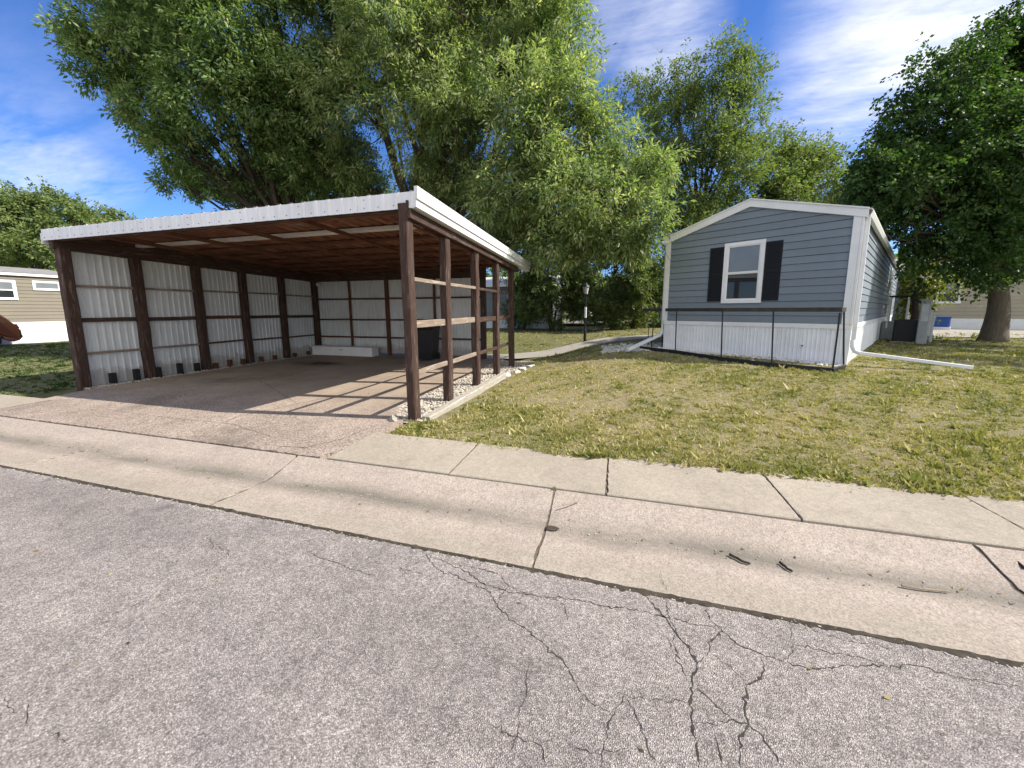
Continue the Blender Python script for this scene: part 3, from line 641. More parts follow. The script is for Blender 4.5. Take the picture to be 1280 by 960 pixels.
def window(o, xc, zc, w, h, plane, two=True, shutters=False, tw=.085, parent_name='window'):
    # plane 'f': on the front (y = 0, facing -y); 'r': on the right side (x = 0, facing +x)
    def P(u, z, d): return (u, -d, z) if plane == 'f' else (d, u, z)
    def slab(name, u0, u1, z0, z1, d0, d1, mat, par):
        A = [P(u0,z0,d0),P(u1,z0,d0),P(u1,z0,d1),P(u0,z0,d1),P(u0,z1,d0),P(u1,z1,d0),P(u1,z1,d1),P(u0,z1,d1)]
        return mk(name, A, [(0,3,2,1),(4,5,6,7),(0,1,5,4),(1,2,6,5),(2,3,7,6),(3,0,4,7)], mat, par)
    u0, u1, z0, z1 = xc-w/2, xc+w/2, zc-h/2, zc+h/2
    win = slab('window', u0+tw*.5, u1-tw*.5, z0+tw*.5, z1-tw*.5, .0, .026, 'dark_void', o)
    for a in ((u0,u0+tw,z0,z1),(u1-tw,u1,z0,z1),(u0+tw,u1-tw,z1-tw,z1),(u0+tw,u1-tw,z0,z0+tw)): slab('frame', *a, .0, .055, 'trim_white', win)
    s = .028
    for k, (za_, zb_) in enumerate(((zc, z1-tw),(z0+tw, zc)) if two else ((z0+tw, z1-tw),)):
        dd = .042 if k == 0 else .036
        slab('pane', u0+tw+s, u1-tw-s, za_+s, zb_-s, .027, .030 if k else .033, 'glass_blind' if (k == 0) else 'glass_dark', win)
        for a in ((u0+tw,u0+tw+s,za_,zb_),(u1-tw-s,u1-tw,za_,zb_),(u0+tw+s,u1-tw-s,zb_-s,zb_),(u0+tw+s,u1-tw-s,za_,za_+s)): slab('sash', *a, .026, dd, 'trim_white', win)
    if shutters:
        for sx in (-1, 1):
            a, b_ = (u0-.34, u0-.012) if sx < 0 else (u1+.012, u1+.34); q0, q1 = z0+.05, z1-.07
            sh = slab('shutter', a, b_, q0, q1, .0, .03, 'shutter_black', o)
            for r in ((a,a+.045,q0,q1),(b_-.045,b_,q0,q1),(a+.045,b_-.045,q0,q0+.06),(a+.045,b_-.045,q1-.06,q1),(a+.045,b_-.045,(q0+q1)/2-.03,(q0+q1)/2+.03)): slab('shutter_frame', *r, .031, .042, 'shutter_black', sh)
            ns = 30; hh = (q1-q0-.18)/ns
            lv = MB()
            for i in range(ns):
                zz = q0+.06+i*hh+(.06 if i >= ns/2 else 0); A = [P(a+.045,zz,.031),P(b_-.045,zz,.031),P(b_-.045,zz,.041),P(a+.045,zz,.041),P(a+.045,zz+hh*.8,.031),P(b_-.045,zz+hh*.8,.031)]
                lv.add(A, [(0,3,2,1),(3,4,5,2),(0,1,5,4),(0,4,3),(1,2,5)])
            tag(lv.build('louvres', 'shutter_black', sh), kind='stuff')
    return win
HR = R(-32.26); HZ = .39; HW, HL, ZE, ZA, ZS = 3.99, 17., 3.10, 3.70, .83
home = thing('mobile_home', 'blue grey lap sided mobile home with black shutters and white ribbed skirting', 'house', (4.72, 9.26, HZ), HR)
mobile_home(home, HW, HL, ZE, ZA, ZS, 'siding_blue')
# skirting and its band
ribbed_skirt(home, (-HW+.02,-.018,0), (1,0,0), HW-.03, -.12, ZS-.10, 10)
ribbed_skirt(home, (.018,.02,0), (0,1,0), HL-.04, -.12, ZS-.10, 36)
box('skirting_band', (-HW+.01,-.040,ZS-.10), (.0,-.002,ZS+.0), 'trim_white', home); box('skirting_band', (.002,.0,ZS-.10), (.040,HL,ZS+.0), 'trim_white', home)
# corner boards
box('skirting_corner', (-.05,-.034,-.12), (.034,-.0195,ZS-.102), 'trim_white', home); box('skirting_corner', (.0195,-.019,-.12), (.034,.06,ZS-.102), 'trim_white', home)
box('corner_board', (-.125,-.045,ZS+.002), (.0,-.003,ZE-.02), 'trim_white', home); box('corner_board', (.003,-.045,ZS+.002), (.045,.13,ZE-.02), 'trim_white', home)
box('corner_board', (-HW-.03,-.045,ZS+.002), (-HW+.10,-.003,ZE-.04), 'trim_white', home); box('corner_board', (.003,HL-.12,ZS), (.045,HL,ZE-.02), 'trim_white', home)
# rake fascia, roof
def rake(s):
    x0, x1 = (-HW-.09, -HW/2) if s < 0 else (-HW/2, .09)
    za0 = ZA if s > 0 else ZE-.02; za1 = ZE-.02 if s > 0 else ZA
    m = MB()
    for (t0, t1, yy) in ((-.115,.045,-.062),(.046,.072,-.085)):
        V = []
        for y in (yy, .0):
            V += [(x0,y,za0+t0),(x1,y,za1+t0),(x1,y,za1+t1),(x0,y,za0+t1)]
        m.add(V, [(0,1,2,3),(7,6,5,4),(0,4,5,1),(1,5,6,2),(2,6,7,3),(3,7,4,0)])
    m.build('rake_fascia', 'trim_white', home)
rake(-1); rake(1)
for s in (-1, 1):
    xe = -HW-.14 if s < 0 else .14; V = []
    for y in (-.06, HL+.06):
        for dz in (.05, .073): V += [(-HW/2,y,ZA+dz),(xe,y,ZE-.045+dz)]
    mk('roof', V, [(0,1,3,2),(4,6,7,5),(0,4,5,1),(2,3,7,6),(1,5,7,3),(0,2,6,4)], 'roof_pale', home)
# gutter on the right eave and downspouts
g = MB(); pr = [(.05,0),(.05,-.10),(.12,-.10),(.155,-.02),(.155,0),(.148,0),(.115,-.09),(.058,-.09),(.058,0)]; V = [(x,y,ZE+z) for y in (-.02, HL) for x, z in pr]; n = len(pr)
g.add(V, [(i,(i+1)%n,n+(i+1)%n,n+i) for i in range(n)]+[tuple(reversed(range(n))), tuple(range(n,2*n))]).build('eave_gutter', 'trim_white', home)
IH = Matrix.Translation((4.72,9.26,HZ)) @ Matrix.Rotation(HR, 4, 'Z'); IHI = IH.inverted()
pend = gp(1214, 465, .36)
pe = IHI @ pend; pe.z = .05
dsp = MB().bar((.085,.06,ZE-.08),(.085,.06,.46),.075,.055).build('downspout', 'pipe_white', home)
MB().tube([(.085,.06,.50),(.09,.055,.36),(.13,.03,.27),(.22,-.0,.235)], .045, 10).build('downspout_elbow', 'pipe_white', home, True)
MB().bar((.18,.01,.245),(pe.x,pe.y,.055),.085,.065).build('downspout_extension', 'pipe_white', home)
MB().bar((-HW-.05,.04,ZE-.1),(-HW-.05,.04,.52),.07,.055).build('downspout', 'pipe_white', home)
pl = IHI @ gp(784, 440, .40); MB().tube([(-HW-.05,.04,.55),(-HW-.07,.02,.45),(-HW-.15,-.0,.38)], .045, 10).build('downspout_elbow', 'pipe_white', home, True)
MB().bar((-HW-.09,.0,.42),(pl.x,pl.y,.06),.09,.075).build('downspout_extension', 'pipe_white', home)
window(home, -2.055, 2.045, .875, 1.485, 'f', True, True)
window(home, 11.5, 2.3, .9, 1.0, 'r', True, False)
MB().tube([(-.74,-.03,.33),(-.74,-.05,.33)], .035, 12).build('hose_port', 'trim_white', home); MB().tube([(-.74,-.05,.33),(-.74,-.055,.33)], .017, 10).build('hose_hole', 'dark_void', home)
mb = MB().box((-HW-.24,.25,.85),(-HW-.03,.55,1.25)).build('meter_box', 'box_grey', home); MB().bar((-HW-.14,.4,.85),(-HW-.14,.4,-.1),.05,.05).build('conduit', 'box_grey', mb)
# garden fence in front of the home
FZ = .37
fence = thing('garden_fence', 'low black garden fence with thin stakes and one dark top rail before the blue home', 'fence', (3.2, 9.0, FZ))
FO = Vector((3.2, 9.0, FZ))
fb = [(828,436,381),(844,441,385),(901.5,449,386),(965,454,386),(1041,461,391),(1055,458,388)]
pts = []
for i, (px, pb, ptp) in enumerate(fb):
    q = gp(px, pb, FZ); top = at(px+(9 if i == 4 else 2 if i in (1,2,3) else 0), ptp, q.y); pts.append((q, top))
    bar('stake', q-FO-Vector((0,0,.1)), top-FO, .028, .022, 'metal_black', fence, ch=.004, seg=3, jit=.001)
rz_ = [q.lerp(t, .93) for q, t in pts]
rl = at(803, 393.5, pts[0][0].y+.3)
seq = [rl, rz_[0], rz_[1], rz_[2], rz_[3], rz_[4], rz_[5]]
zr = 1.53
for a, b_ in zip(seq[:-1], seq[1:]):
    a, b_ = Vector((a.x, a.y-.03, zr)), Vector((b_.x, b_.y-.03, zr)); bar('rail', a-FO, b_-FO, .03, .085, 'rail_dark', fence, ch=.004)
q = gp(813.5, 438, FZ); bar('stake', q-FO-Vector((0,0,.1)), at(816.5, 408, q.y)-FO, .024, .02, 'metal_black', fence)
ed = MB(); ep = [gp(x, y, FZ-.01) for x, y in ((800,438),(844,443.5),(901,451),(965,457.5),(1041,463),(1056,459.5))]
for a, b_ in zip(ep[:-1], ep[1:]): ed.bar(Vector((a.x,a.y,gzf(a.x,a.y)+.02)), Vector((b_.x,b_.y,gzf(b_.x,b_.y)+.02)), .035, .15, ch=.012, seg=3, jit=.003)
tag(ed.build('bed_edging', 'edging_black'), 'black plastic edging strip along the bed below the garden fence', 'edging')
def a3():
    t = random.random(); u = Vector((math.cos(HR), math.sin(HR))); p = Vector((4.72, 9.26))-u*(HW*t)-Vector((-math.sin(HR), math.cos(HR)))*random.uniform(.02,.42); return p.x, p.y
tag(rocks('pebble_bed', 900, a3, .012, .035, 'rock_white', gzf), 'white pebbles in the bed along the skirting of the blue home', 'pebbles', kind='stuff')
def a4():
    p = gp(random.uniform(752,836), random.uniform(430,439.5), .37); return p.x, p.y
tag(rocks('pebble_bed', 700, a4, .02, .06, 'rock_white', gzf), 'white stones heaped under the left downspout end', 'stones', kind='stuff')
o = rocks('white_stone', 1, lambda: (0,0), .05, .055, 'rock_white', lambda a, b_: 0., 1.3); q = gp(940, 456, .33); o.location = (q.x, q.y, gzf(q.x,q.y)); tag(o, 'single white stone in the grass against the black edging', 'stone')
# bird bath / solar light by the pebbles
q = gp(811, 436, .38); sl_ = thing('garden_light', 'small garden light on a thin black stake by the downspout pebbles', 'light', (q.x, q.y+.35, gzf(q.x,q.y))); MB().tube([(0,0,0),(0,0,.72)], .01, 6).build('stake', 'metal_black', sl_); MB().tube([(0,0,.72),(0,0,.76)], [.1,.06], 10).build('cap', 'metal_grey', sl_)
# porch, bins and pedestal down the right side of the home
def hl(x, y, z=0.): v = IH @ Vector((x, y, z)); return v
ps = thing('porch_steps', 'white porch steps with railings on the right side of the blue home', 'porch', hl(.06, 9.2, -.05), HR)
for i in range(3): MB().box((0,0+i*.01,0),(1.3-.32*i,1.25-i*.01,.24*(i+1)-.02)).box((0-.0,-.01,.24*(i+1)-.018),(1.33-.32*i,1.26,.24*(i+1))).build('step', 'box_grey', ps)
for yy in (.04, 1.2):
    for xx, h in ((.12,1.65),(.6,1.62),(1.2,1.15)): bar('baluster', (xx,yy,.02), (xx,yy,h), .05, .05, 'trim_white', ps)
    bar('handrail', (.1,yy,1.66), (.62,yy,1.64), .06, .05, 'metal_black', ps); bar('handrail', (.62,yy,1.64), (1.25,yy,1.16), .06, .05, 'metal_black', ps)
ac = thing('air_conditioner', 'dark square air conditioner unit beside the porch steps', 'air conditioner', hl(.75, 8.1, -.02), HR)
MB().box((-.38,-.38,.0),(.38,.38,.06)).build('base', 'path_concrete', ac); MB().bar((0,0,.06),(0,0,.78),.68,.68,ch=.04).build('housing', 'plastic_black', ac); MB().tube([(0,0,.78),(0,0,.80)], .28, 18).build('fan_guard', 'metal_black', ac)
for i in range(9): MB().box((-.345,-.345,.12+i*.07),(.345,.345,.135+i*.07)).build('louvre', 'metal_black', ac)
up = thing('utility_pedestal', 'tall grey metal utility pedestal standing in the grass past the porch', 'pedestal', (*gp(1150.5, 429.5, .4).xy, .38), HR)
MB().bar((0,0,0),(0,0,1.42),.24,.22,ch=.02).build('cabinet', 'box_grey', up); MB().box((-.14,-.13,1.42),(.14,.13,1.46)).build('cap', 'box_grey', up); MB().bar((.2,0,0),(.2,0,1.0),.06,.06).build('conduit', 'metal_grey', up); MB().box((-.08,-.119,.75),(.08,-.111,1.3)).build('door', 'metal_grey', up)

# ------------------------------------------------------------------ vegetation
def leaf_mesh(name, P, D, size, aspect, mat, parent, rnd, droop=.0):
    # P positions (n,3), D leaf directions (n,3)
    n = len(P); D = D/np.linalg.norm(D, axis=1, keepdims=True)
    a = rng.normal(0, .55, (n, 3))+np.array([SUN.x*.75, SUN.y*.75-.15, .75]); S = np.cross(D, a); S /= np.linalg.norm(S, axis=1, keepdims=True)+1e-9; Nn = np.cross(D, S)
    L = size*rng.uniform(.65, 1.25, (n, 1)); Wd = L*aspect*.5
    V = np.empty((n, 4, 3), np.float32); V[:,0] = P; V[:,1] = P+D*L*.45+S*Wd+Nn*Wd*.25; V[:,2] = P+D*L-np.array([0,0,1.])*L*droop; V[:,3] = P+D*L*.45-S*Wd+Nn*Wd*.25
    me = bpy.data.meshes.new(name); me.vertices.add(n*4); me.vertices.foreach_set('co', V.reshape(-1))
    me.loops.add(n*4); me.loops.foreach_set('vertex_index', np.arange(n*4, dtype=np.int32)); me.polygons.add(n)
    me.polygons.foreach_set('loop_start', np.arange(0, n*4, 4, dtype=np.int32)); me.polygons.foreach_set('loop_total', np.full(n, 4, np.int32))
    at_ = me.attributes.new('rnd', 'FLOAT', 'POINT'); at_.data.foreach_set('value', np.repeat(rnd.astype(np.float32), 4)); me.update()
    return link(name, me, mat, parent)
def noise3(P, s, ph):
    q = P*s+ph; return (np.sin(q[:,0]+1.7*np.sin(q[:,1]*.8+ph))+np.sin(q[:,1]*1.1+1.5*np.sin(q[:,2]*.9+2*ph))+np.sin(q[:,2]*1.05+1.6*np.sin(q[:,0]*.85-ph)))/3
def make_tree(name, label, cat, base, lobes, fork, trunk_r, leaf, aspect, mat, dens, twig=.7, per=24, droop=.5, bark='bark', group=None, limb=.45, gap=-.25, stems=1, lean=(0,0), bare=0, spread=.8):
    base = Vector(base); o = thing(name, label, cat, base, 0, group); bz = np.array(base)
    wood = MB(); forks = []
    for s in range(stems):
        a = s*6.28/max(1, stems)+.6; off = Vector((math.cos(a), math.sin(a), 0))*(0 if stems == 1 else trunk_r*1.1)
        tp = Vector((lean[0], lean[1], fork))+(off*(2.5 if stems > 1 else 0)); m = 6; pp = []; rr = []
        for i in range(m+1):
            t = i/m; p = off*(.6)+ (tp-off*.6)*t+Vector((math.sin(t*5+s)*.05*fork*t, math.cos(t*4+s*2)*.04*fork*t, 0)); p.z = fork*t-.15*(1-t)
            pp.append(p); rr.append(trunk_r*(1.45-1.0*t**.5*.75 if i else 1.55)*(1 if stems == 1 else .7))
        wood.tube(pp, rr, 10); forks.append((pp[-1], rr[-1]))
    AP = []; AD = []; AR = []
    ph0 = random.random()*9
    for k, (cx, cy, cz, r) in enumerate(lobes):
        C = Vector((cx, cy, cz))-base; f0, fr = min(forks, key=lambda q: (q[0]-C).length)
        # limb from the fork to the heart of the lobe, arching
        d = C-f0; mid = f0.lerp(C, .5)+Vector((0,0,.12*d.length))-Vector((d.x,d.y,0))*.10; P = []
        for i in range(7):
            t = i/6; P.append(f0*(1-t)**2+mid*2*t*(1-t)+C*t*t+Vector((random.uniform(-1,1),random.uniform(-1,1),random.uniform(-1,1)))*.035*d.length*(t > 0)*(t < 1)*.7)
        lr = fr*limb*min(1.2, .55+r*.2); wood.tube(P, [lr*(1-.78*i/6) for i in range(7)], 7)
        nb = int(7+5*r)
        for b_ in range(nb):
            q = rng.normal(0, 1, 3); q /= np.linalg.norm(q); E = C+Vector(q*np.array([1,1,.8]))*r*random.uniform(.6,.98); s0 = P[random.randint(3,6)]
            md = s0.lerp(E, .5)+Vector((random.uniform(-.2,.2),random.uniform(-.2,.2),random.uniform(.0,.3)))*r*.4
            wood.tube([s0, s0.lerp(md,.6)+Vector((0,0,.03*r)), md.lerp(E,.3), md.lerp(E,.65), E], [lr*.28, lr*.2, lr*.14, lr*.09, .006], 5, False)
        n = int(dens*r*r)
        q = rng.normal(0, 1, (n, 3)); q /= np.linalg.norm(q, axis=1, keepdims=True); rad = r*rng.uniform(.15, 1, (n, 1))**.42
        rad = rad*(1+.16*np.sin(q[:,:1]*5+k)+.14*np.sin(q[:,1:2]*7+2*k)+.12*np.sin(q[:,2:3]*9+k*3))
        T = np.array(C)+q*rad*np.array([1,1,.85])
        keep = noise3(T, 2.4/max(.7, min(r, 1.8)), ph0) > gap+rng.normal(0, .12, n); T = T[keep]; q = q[keep]; n = len(T)
        if n == 0: continue
        td = q*.8+rng.normal(0, .5, (n, 3))+np.array([0,0,-droop*.7]); td /= np.linalg.norm(td, axis=1, keepdims=True)
        lt = twig*rng.uniform(.6, 1.3, (n, 1))
        tt = rng.uniform(0, 1, (n, per)); sidev = rng.normal(0, 1, (n, per, 3))
        PP = T[:,None,:]+td[:,None,:]*(tt[:,:,None]*lt[:,:,None])+sidev*.09*twig*spread; PP[:,:,2] -= droop*.35*twig*tt**2
        DD = td[:,None,:]*.7+sidev*.75+np.array([0,0,-droop])
        tr = np.clip(rng.normal(.42, .17, (n, 1))+rng.normal(0, .16, (n, per)), 0, 1)
        AP.append(PP.reshape(-1,3)); AD.append(DD.reshape(-1,3)); AR.append(tr.reshape(-1))
        for b_ in range(int(bare*r)):     # dead bare twigs hanging inside the crown
            p = Vector(T[random.randrange(n)]); w = [p]; dv = Vector((random.uniform(-1,1),random.uniform(-1,1),random.uniform(-1.2,.3)))
            for i in range(4): p = p+dv*.22+Vector((random.uniform(-1,1),random.uniform(-1,1),random.uniform(-1,.4)))*.12; w.append(p)
            wood.tube(w, [.012,.010,.008,.006,.004], 4, False)
    wood.build('trunk', bark, o, True)
    P = np.concatenate(AP); D = np.concatenate(AD); r_ = np.concatenate(AR)
    lo = gz(P[:,0]+bz[0], P[:,1]+bz[1])-bz[2]+.03; ok = P[:,2] > lo; P, D, r_ = P[ok], D[ok], r_[ok]
    # keep the crown out of the carport and the home
    wx, wy, wz = P[:,0]+bz[0], P[:,1]+bz[1], P[:,2]+bz[2]
    inside = (wx > XL-.5) & (wx < XR+.35) & (wy > 4.2) & (wy < 11.1) & (wz < 3.35)
    dx, dy = wx-4.72, wy-9.26; ux, uy = dx*math.cos(HR)+dy*math.sin(HR), -dx*math.sin(HR)+dy*math.cos(HR)
    inside |= (ux > -HW-.12) & (ux < .35) & (uy > -.1) & (uy < HL+.3) & (wz < HZ+ZE+.25+.3*(1-np.abs(ux+HW/2)/(HW/2)))
    ok = ~inside; leaf_mesh('crown', P[ok], D[ok], leaf, aspect, mat, o, r_[ok], .12)
    return o
def lob(lst): return [(*at(px, py, Y), r) for px, py, Y, r in lst]
T1 = lob([(420,30,12.2,2.3),(520,50,11.6,2.4),(600,40,11.8,2.2),(655,55,12,1.8),(470,140,11.4,1.9),(560,150,11.2,1.8),(640,170,10.9,1.9),(700,165,11,1.6),(795,205,12,1.0),(775,230,11.2,1.15),(650,245,10.6,1.35),(730,250,10.4,1.6),(758,275,10.2,1.0),(690,298,10.6,1.0),(738,298,10.4,.85),(790,305,10.2,.5),(808,268,10.0,.5),(655,318,12.2,.85),(440,215,12.6,1.3),(560,215,12.4,1.2),(600,300,13,1.0),(610,235,12.3,1.3),(645,290,12,1.0),(545,245,13.6,1.2),(690,220,12,1.3),
          (480,-70,12.5,2.6),(590,-70,12.5,2.4),(660,-20,12.4,1.5),(695,110,12,1.2),(812,215,11,.6)])
make_tree('willow_tree', 'large pale yellow green narrow leaved tree behind the carport reaching to the blue home', 'tree', (-6.9,13.2,.05), T1, 3.1, .36, .145, .31, 'leaf_willow', 430, .27, 20, .22, spread=2.3, limb=.62, gap=-.08, bare=3, lean=(-.2,0))
T2 = lob([(130,45,8.7,1.0),(165,70,8.9,1.3),(120,100,8.5,.55),(215,30,9.2,1.7),(290,50,9.8,1.8),(190,140,9.0,1.0),(255,130,9.5,1.5),(330,120,10.4,1.7),(390,90,11.2,1.8),(300,205,10.6,1.3),(235,190,9.4,.8),(215,225,9.6,.45),(355,200,11.4,1.5),(400,180,12,1.5),(270,235,11.6,1.0),(340,245,12.6,1.0),(230,-50,9.6,1.9),(340,-60,10.6,2.2),(160,-20,9.2,1.2),(430,230,13.4,1.1),(300,238,13.4,1.1),(380,242,14,1.1),(460,236,14.4,1.0),(250,215,12,1.0)])
make_tree('ash_tree', 'large dark green leafy tree behind the left side of the carport', 'tree', (-11.9,12.6,.05), T2, 3.3, .34, .15, .36, 'leaf_ash', 370, .26, 18, .16, spread=2.3, limb=.6, gap=-.16, bare=3, lean=(-.5,-.4))
T5 = lob([(1180,110,15.0,1.0),(1140,180,14.2,1.0),(1095,200,13.6,.65),(1220,145,15.5,1.7),(1285,105,16,1.8),(1190,85,15.6,.9),(1122,212,13.9,1.0),(1168,150,14.7,1.1),(1150,255,14,1.0),(1180,200,14.6,1.7),(1250,210,15,1.9),(1130,235,13.6,1.0),(1098,232,13.4,.55),(1200,275,14.6,1.3),(1145,290,14,1.0),(1270,285,15,1.5),(1170,325,14.6,.7),(1310,180,16,2.2),(1330,300,16,1.7),(1285,25,16.5,1.2),(1350,60,17,2.0),(1115,300,14,.6),(1230,330,14.2,.7)])
T5 += [(12.6,10.8,5.4,1.2),(14.6,12.6,4.9,1.3),(15.2,14.5,8,2.0)]
make_tree('maple_tree', 'dark green broad leaved shade tree with thick forked trunk right of the blue home', 'tree', (12.75,16.75,.36), T5, 2.3, .29, .105, .72, 'leaf_maple', 260, .5, 22, .3, bark='bark_pale', limb=.62, gap=-.04, lean=(-.1,0), bare=1)
T3 = lob([(890,95,26,1.9),(925,100,26,1.5),(860,110,26,1.6),(905,150,25.5,2.0),(875,185,25,1.9),(915,205,25,1.8),(850,160,25.5,1.7),(935,150,26,1.0),(880,240,25,1.9),(840,215,25,1.6),(830,110,27,1.3),(800,125,27,1.4),(790,175,26,1.8),(815,205,25,1.6),(770,215,26,1.6),(850,262,24,1.3),(832,290,24,1.2),(862,292,23.5,.9),(815,255,24.5,1.3)])
make_tree('poplar_tree', 'tall slender tree rising behind the left end of the blue home', 'tree', (5.2,26.5,.4), T3, 6.5, .3, .2, .4, 'leaf_far', 105, .8, 20, .2, limb=.5, gap=-.12)
T4 = lob([(955,200,30,1.9),(990,205,30,1.7),(960,235,29,2.0),(1020,225,30,1.9),(1045,240,30,1.6),(930,245,28,1.7),(1015,205,32,1.4),(1075,240,32,1.9),(985,250,28,1.8),(900,255,27,1.6)])
make_tree('elm_tree', 'rounded green tree showing over the roof of the blue home', 'tree', (11.3,30.5,.4), T4, 4.5, .3, .2, .5, 'leaf_far', 105, .8, 20, .2, limb=.5, gap=-.1)
T6 = lob([(15,270,20,2.4),(60,265,21,2.2),(95,285,21,2.0),(10,310,20,2.3),(60,315,20,2.2),(105,320,20,1.9),(-40,260,19,2.6),(-40,310,19,2.6),(130,300,23,1.4)])
make_tree('cottonwood_tree', 'broad light green tree behind the tan mobile home', 'tree', (*at(45,385,20.5).xy, .22), T6, 2.8, .35, .24, .6, 'leaf_far', 120, .8, 20, .2, limb=.5, gap=-.1)
T7 = lob([(120,268,30,1.6),(108,280,30,1.5),(150,275,31,1.3),(125,295,30,1.8),(170,285,31,1.5),(190,295,32,1.3)])
make_tree('distant_tree', 'small thin crowned tree showing over the carport roof corner', 'tree', (*at(140,385,30.5).xy, .22), T7, 4.2, .25, .26, .6, 'leaf_far', 80, .8, 20, .2, limb=.5, gap=.0)
# back right: two small trees and bushes by the beige house
make_tree('sapling_tree', 'small light green tree with dark bent trunk past the porch', 'tree', (*gp(1139,424,.4).xy, .38), lob([(1135,365,18.5,1.0),(1150,375,19,.9),(1128,390,18.5,.7),(1140,345,19,1.0),(1160,350,20,.9)]), 1.7, .13, .14, .6, 'leaf_yellow', 110, .5, 18, .3, gap=-.05)
make_tree('birch_tree', 'thin yellow green tree in front of the beige house', 'tree', (*gp(1180,409.5,.42).xy, .42), lob([(1185,365,29,1.3),(1172,385,28.5,1.0),(1195,385,29,.9),(1190,345,30,1.3),(1262,350,30,1.6),(1272,375,29,1.2)]), 1.6, .14, .18, .6, 'leaf_yellow', 90, .6, 18, .3, gap=-.05)
SH = 'bushes by the far houses'
def bush(label, px, py, Y, lobes, mat='leaf_shrub', fork=.6, tr=.06, leaf=.13, dens=330, stems=5, bark='bark', gap=-.1): 
    b_ = at(px, py, Y); return make_tree('shrub', label, 'shrub', (b_.x, b_.y, gzf(b_.x, b_.y)), lob(lobes), fork, tr, leaf, .5, mat, dens, .45, 18, .2, group=SH, bark=bark, gap=gap, stems=stems, limb=.6)
bush('tall dark many stemmed shrub left of the lamp post', 690, 413, 22.5, [(670,365,22.5,1.4),(700,355,22.5,1.4),(725,365,22.5,1.1),(660,385,22.5,.9),(690,345,23,1.4),(690,400,22.3,.55),(715,385,22.6,.7),(690,325,23,1.5),(655,338,23,1.3)], fork=1.2, tr=.10, dens=330)
bush('tall dark many stemmed shrub right of the lamp post', 765, 415, 22, [(750,360,22,1.3),(785,350,22,1.4),(810,365,22,1.1),(740,385,22,.8),(765,403,21.8,.6),(775,375,22,1.0),(820,345,22.5,1.2),(785,330,22,1.4),(742,332,22.3,1.3)], fork=1.2, tr=.10, dens=330)
bush('broad grey green thicket behind the lamp post and the white shed', 745, 408, 30, [(735,385,30,1.5),(760,380,30,1.7),(725,365,31,1.4),(780,370,31,1.6)], 'leaf_shrub', .9, .07, .17, 200)
bush('tall loose thicket between the right shrub and the meter box', 815, 408, 27, [(805,385,27,1.2),(830,375,27,1.4),(815,360,28,1.4),(835,395,27,.9),(800,370,28,1.0)], 'leaf_shrub', .9, .07, .17, 200)
bush('ragged grey green bush against the grey mobile home skirting', 655, 412, 24.3, [(650,385,24.3,1.0),(662,370,24.3,1.1),(645,400,24.2,.6)], 'leaf_shrub', .7, .05, .14, 260)
bush('small yellow green bush beside the right many stemmed shrub', 795, 413, 23.5, [(795,398,23.5,.62),(800,390,23.5,.5)], 'leaf_yellow', .4, .03)
bush('low dark clipped hedge bush behind the meter box', 815, 412, 25, [(805,402,25,.6),(822,400,25,.65),(838,402,25,.6)], 'leaf_ash', .3, .03)
bush('round pale green bush below the beige house window', 1208, 412, 31, [(1203,404,31,.9),(1215,400,31,1.0),(1208,395,31,.8)], 'leaf_far', .5, .04, .16, 90)
bush('round green bush right of the thick forked trunk by the beige house', 1275, 412, 30, [(1268,398,30,1.1),(1284,396,30,1.2)], 'leaf_far', .5, .04, .16, 90)
# the wooded skyline behind everything
def woods():
    P = []; D = []
    for i in range(150):
        a = R(-75+150*random.random())-R(YAW)*0; d = random.uniform(55, 95); ang = R(90)+a; x, y = d*math.cos(ang), d*math.sin(ang)
        if y < 30: continue
        h = random.uniform(5, 9.5); n = 420; q = rng.normal(0,1,(n,3)); q /= np.linalg.norm(q,axis=1,keepdims=True); r = random.uniform(2.2,4)
        P.append(np.array([x,y,.3+h*.55])+q*np.array([r,r,h*.45])*rng.uniform(.5,1,(n,1))**.4); D.append(q+rng.normal(0,.6,(n,3)))
    P = np.concatenate(P); D = np.concatenate(D); o = leaf_mesh('distant_woods', P, D, .85, .7, 'leaf_far', None, np.clip(rng.normal(.4,.2,len(P)),0,1)); tag(o, 'far belt of green trees along the skyline', 'trees', kind='stuff')
woods()

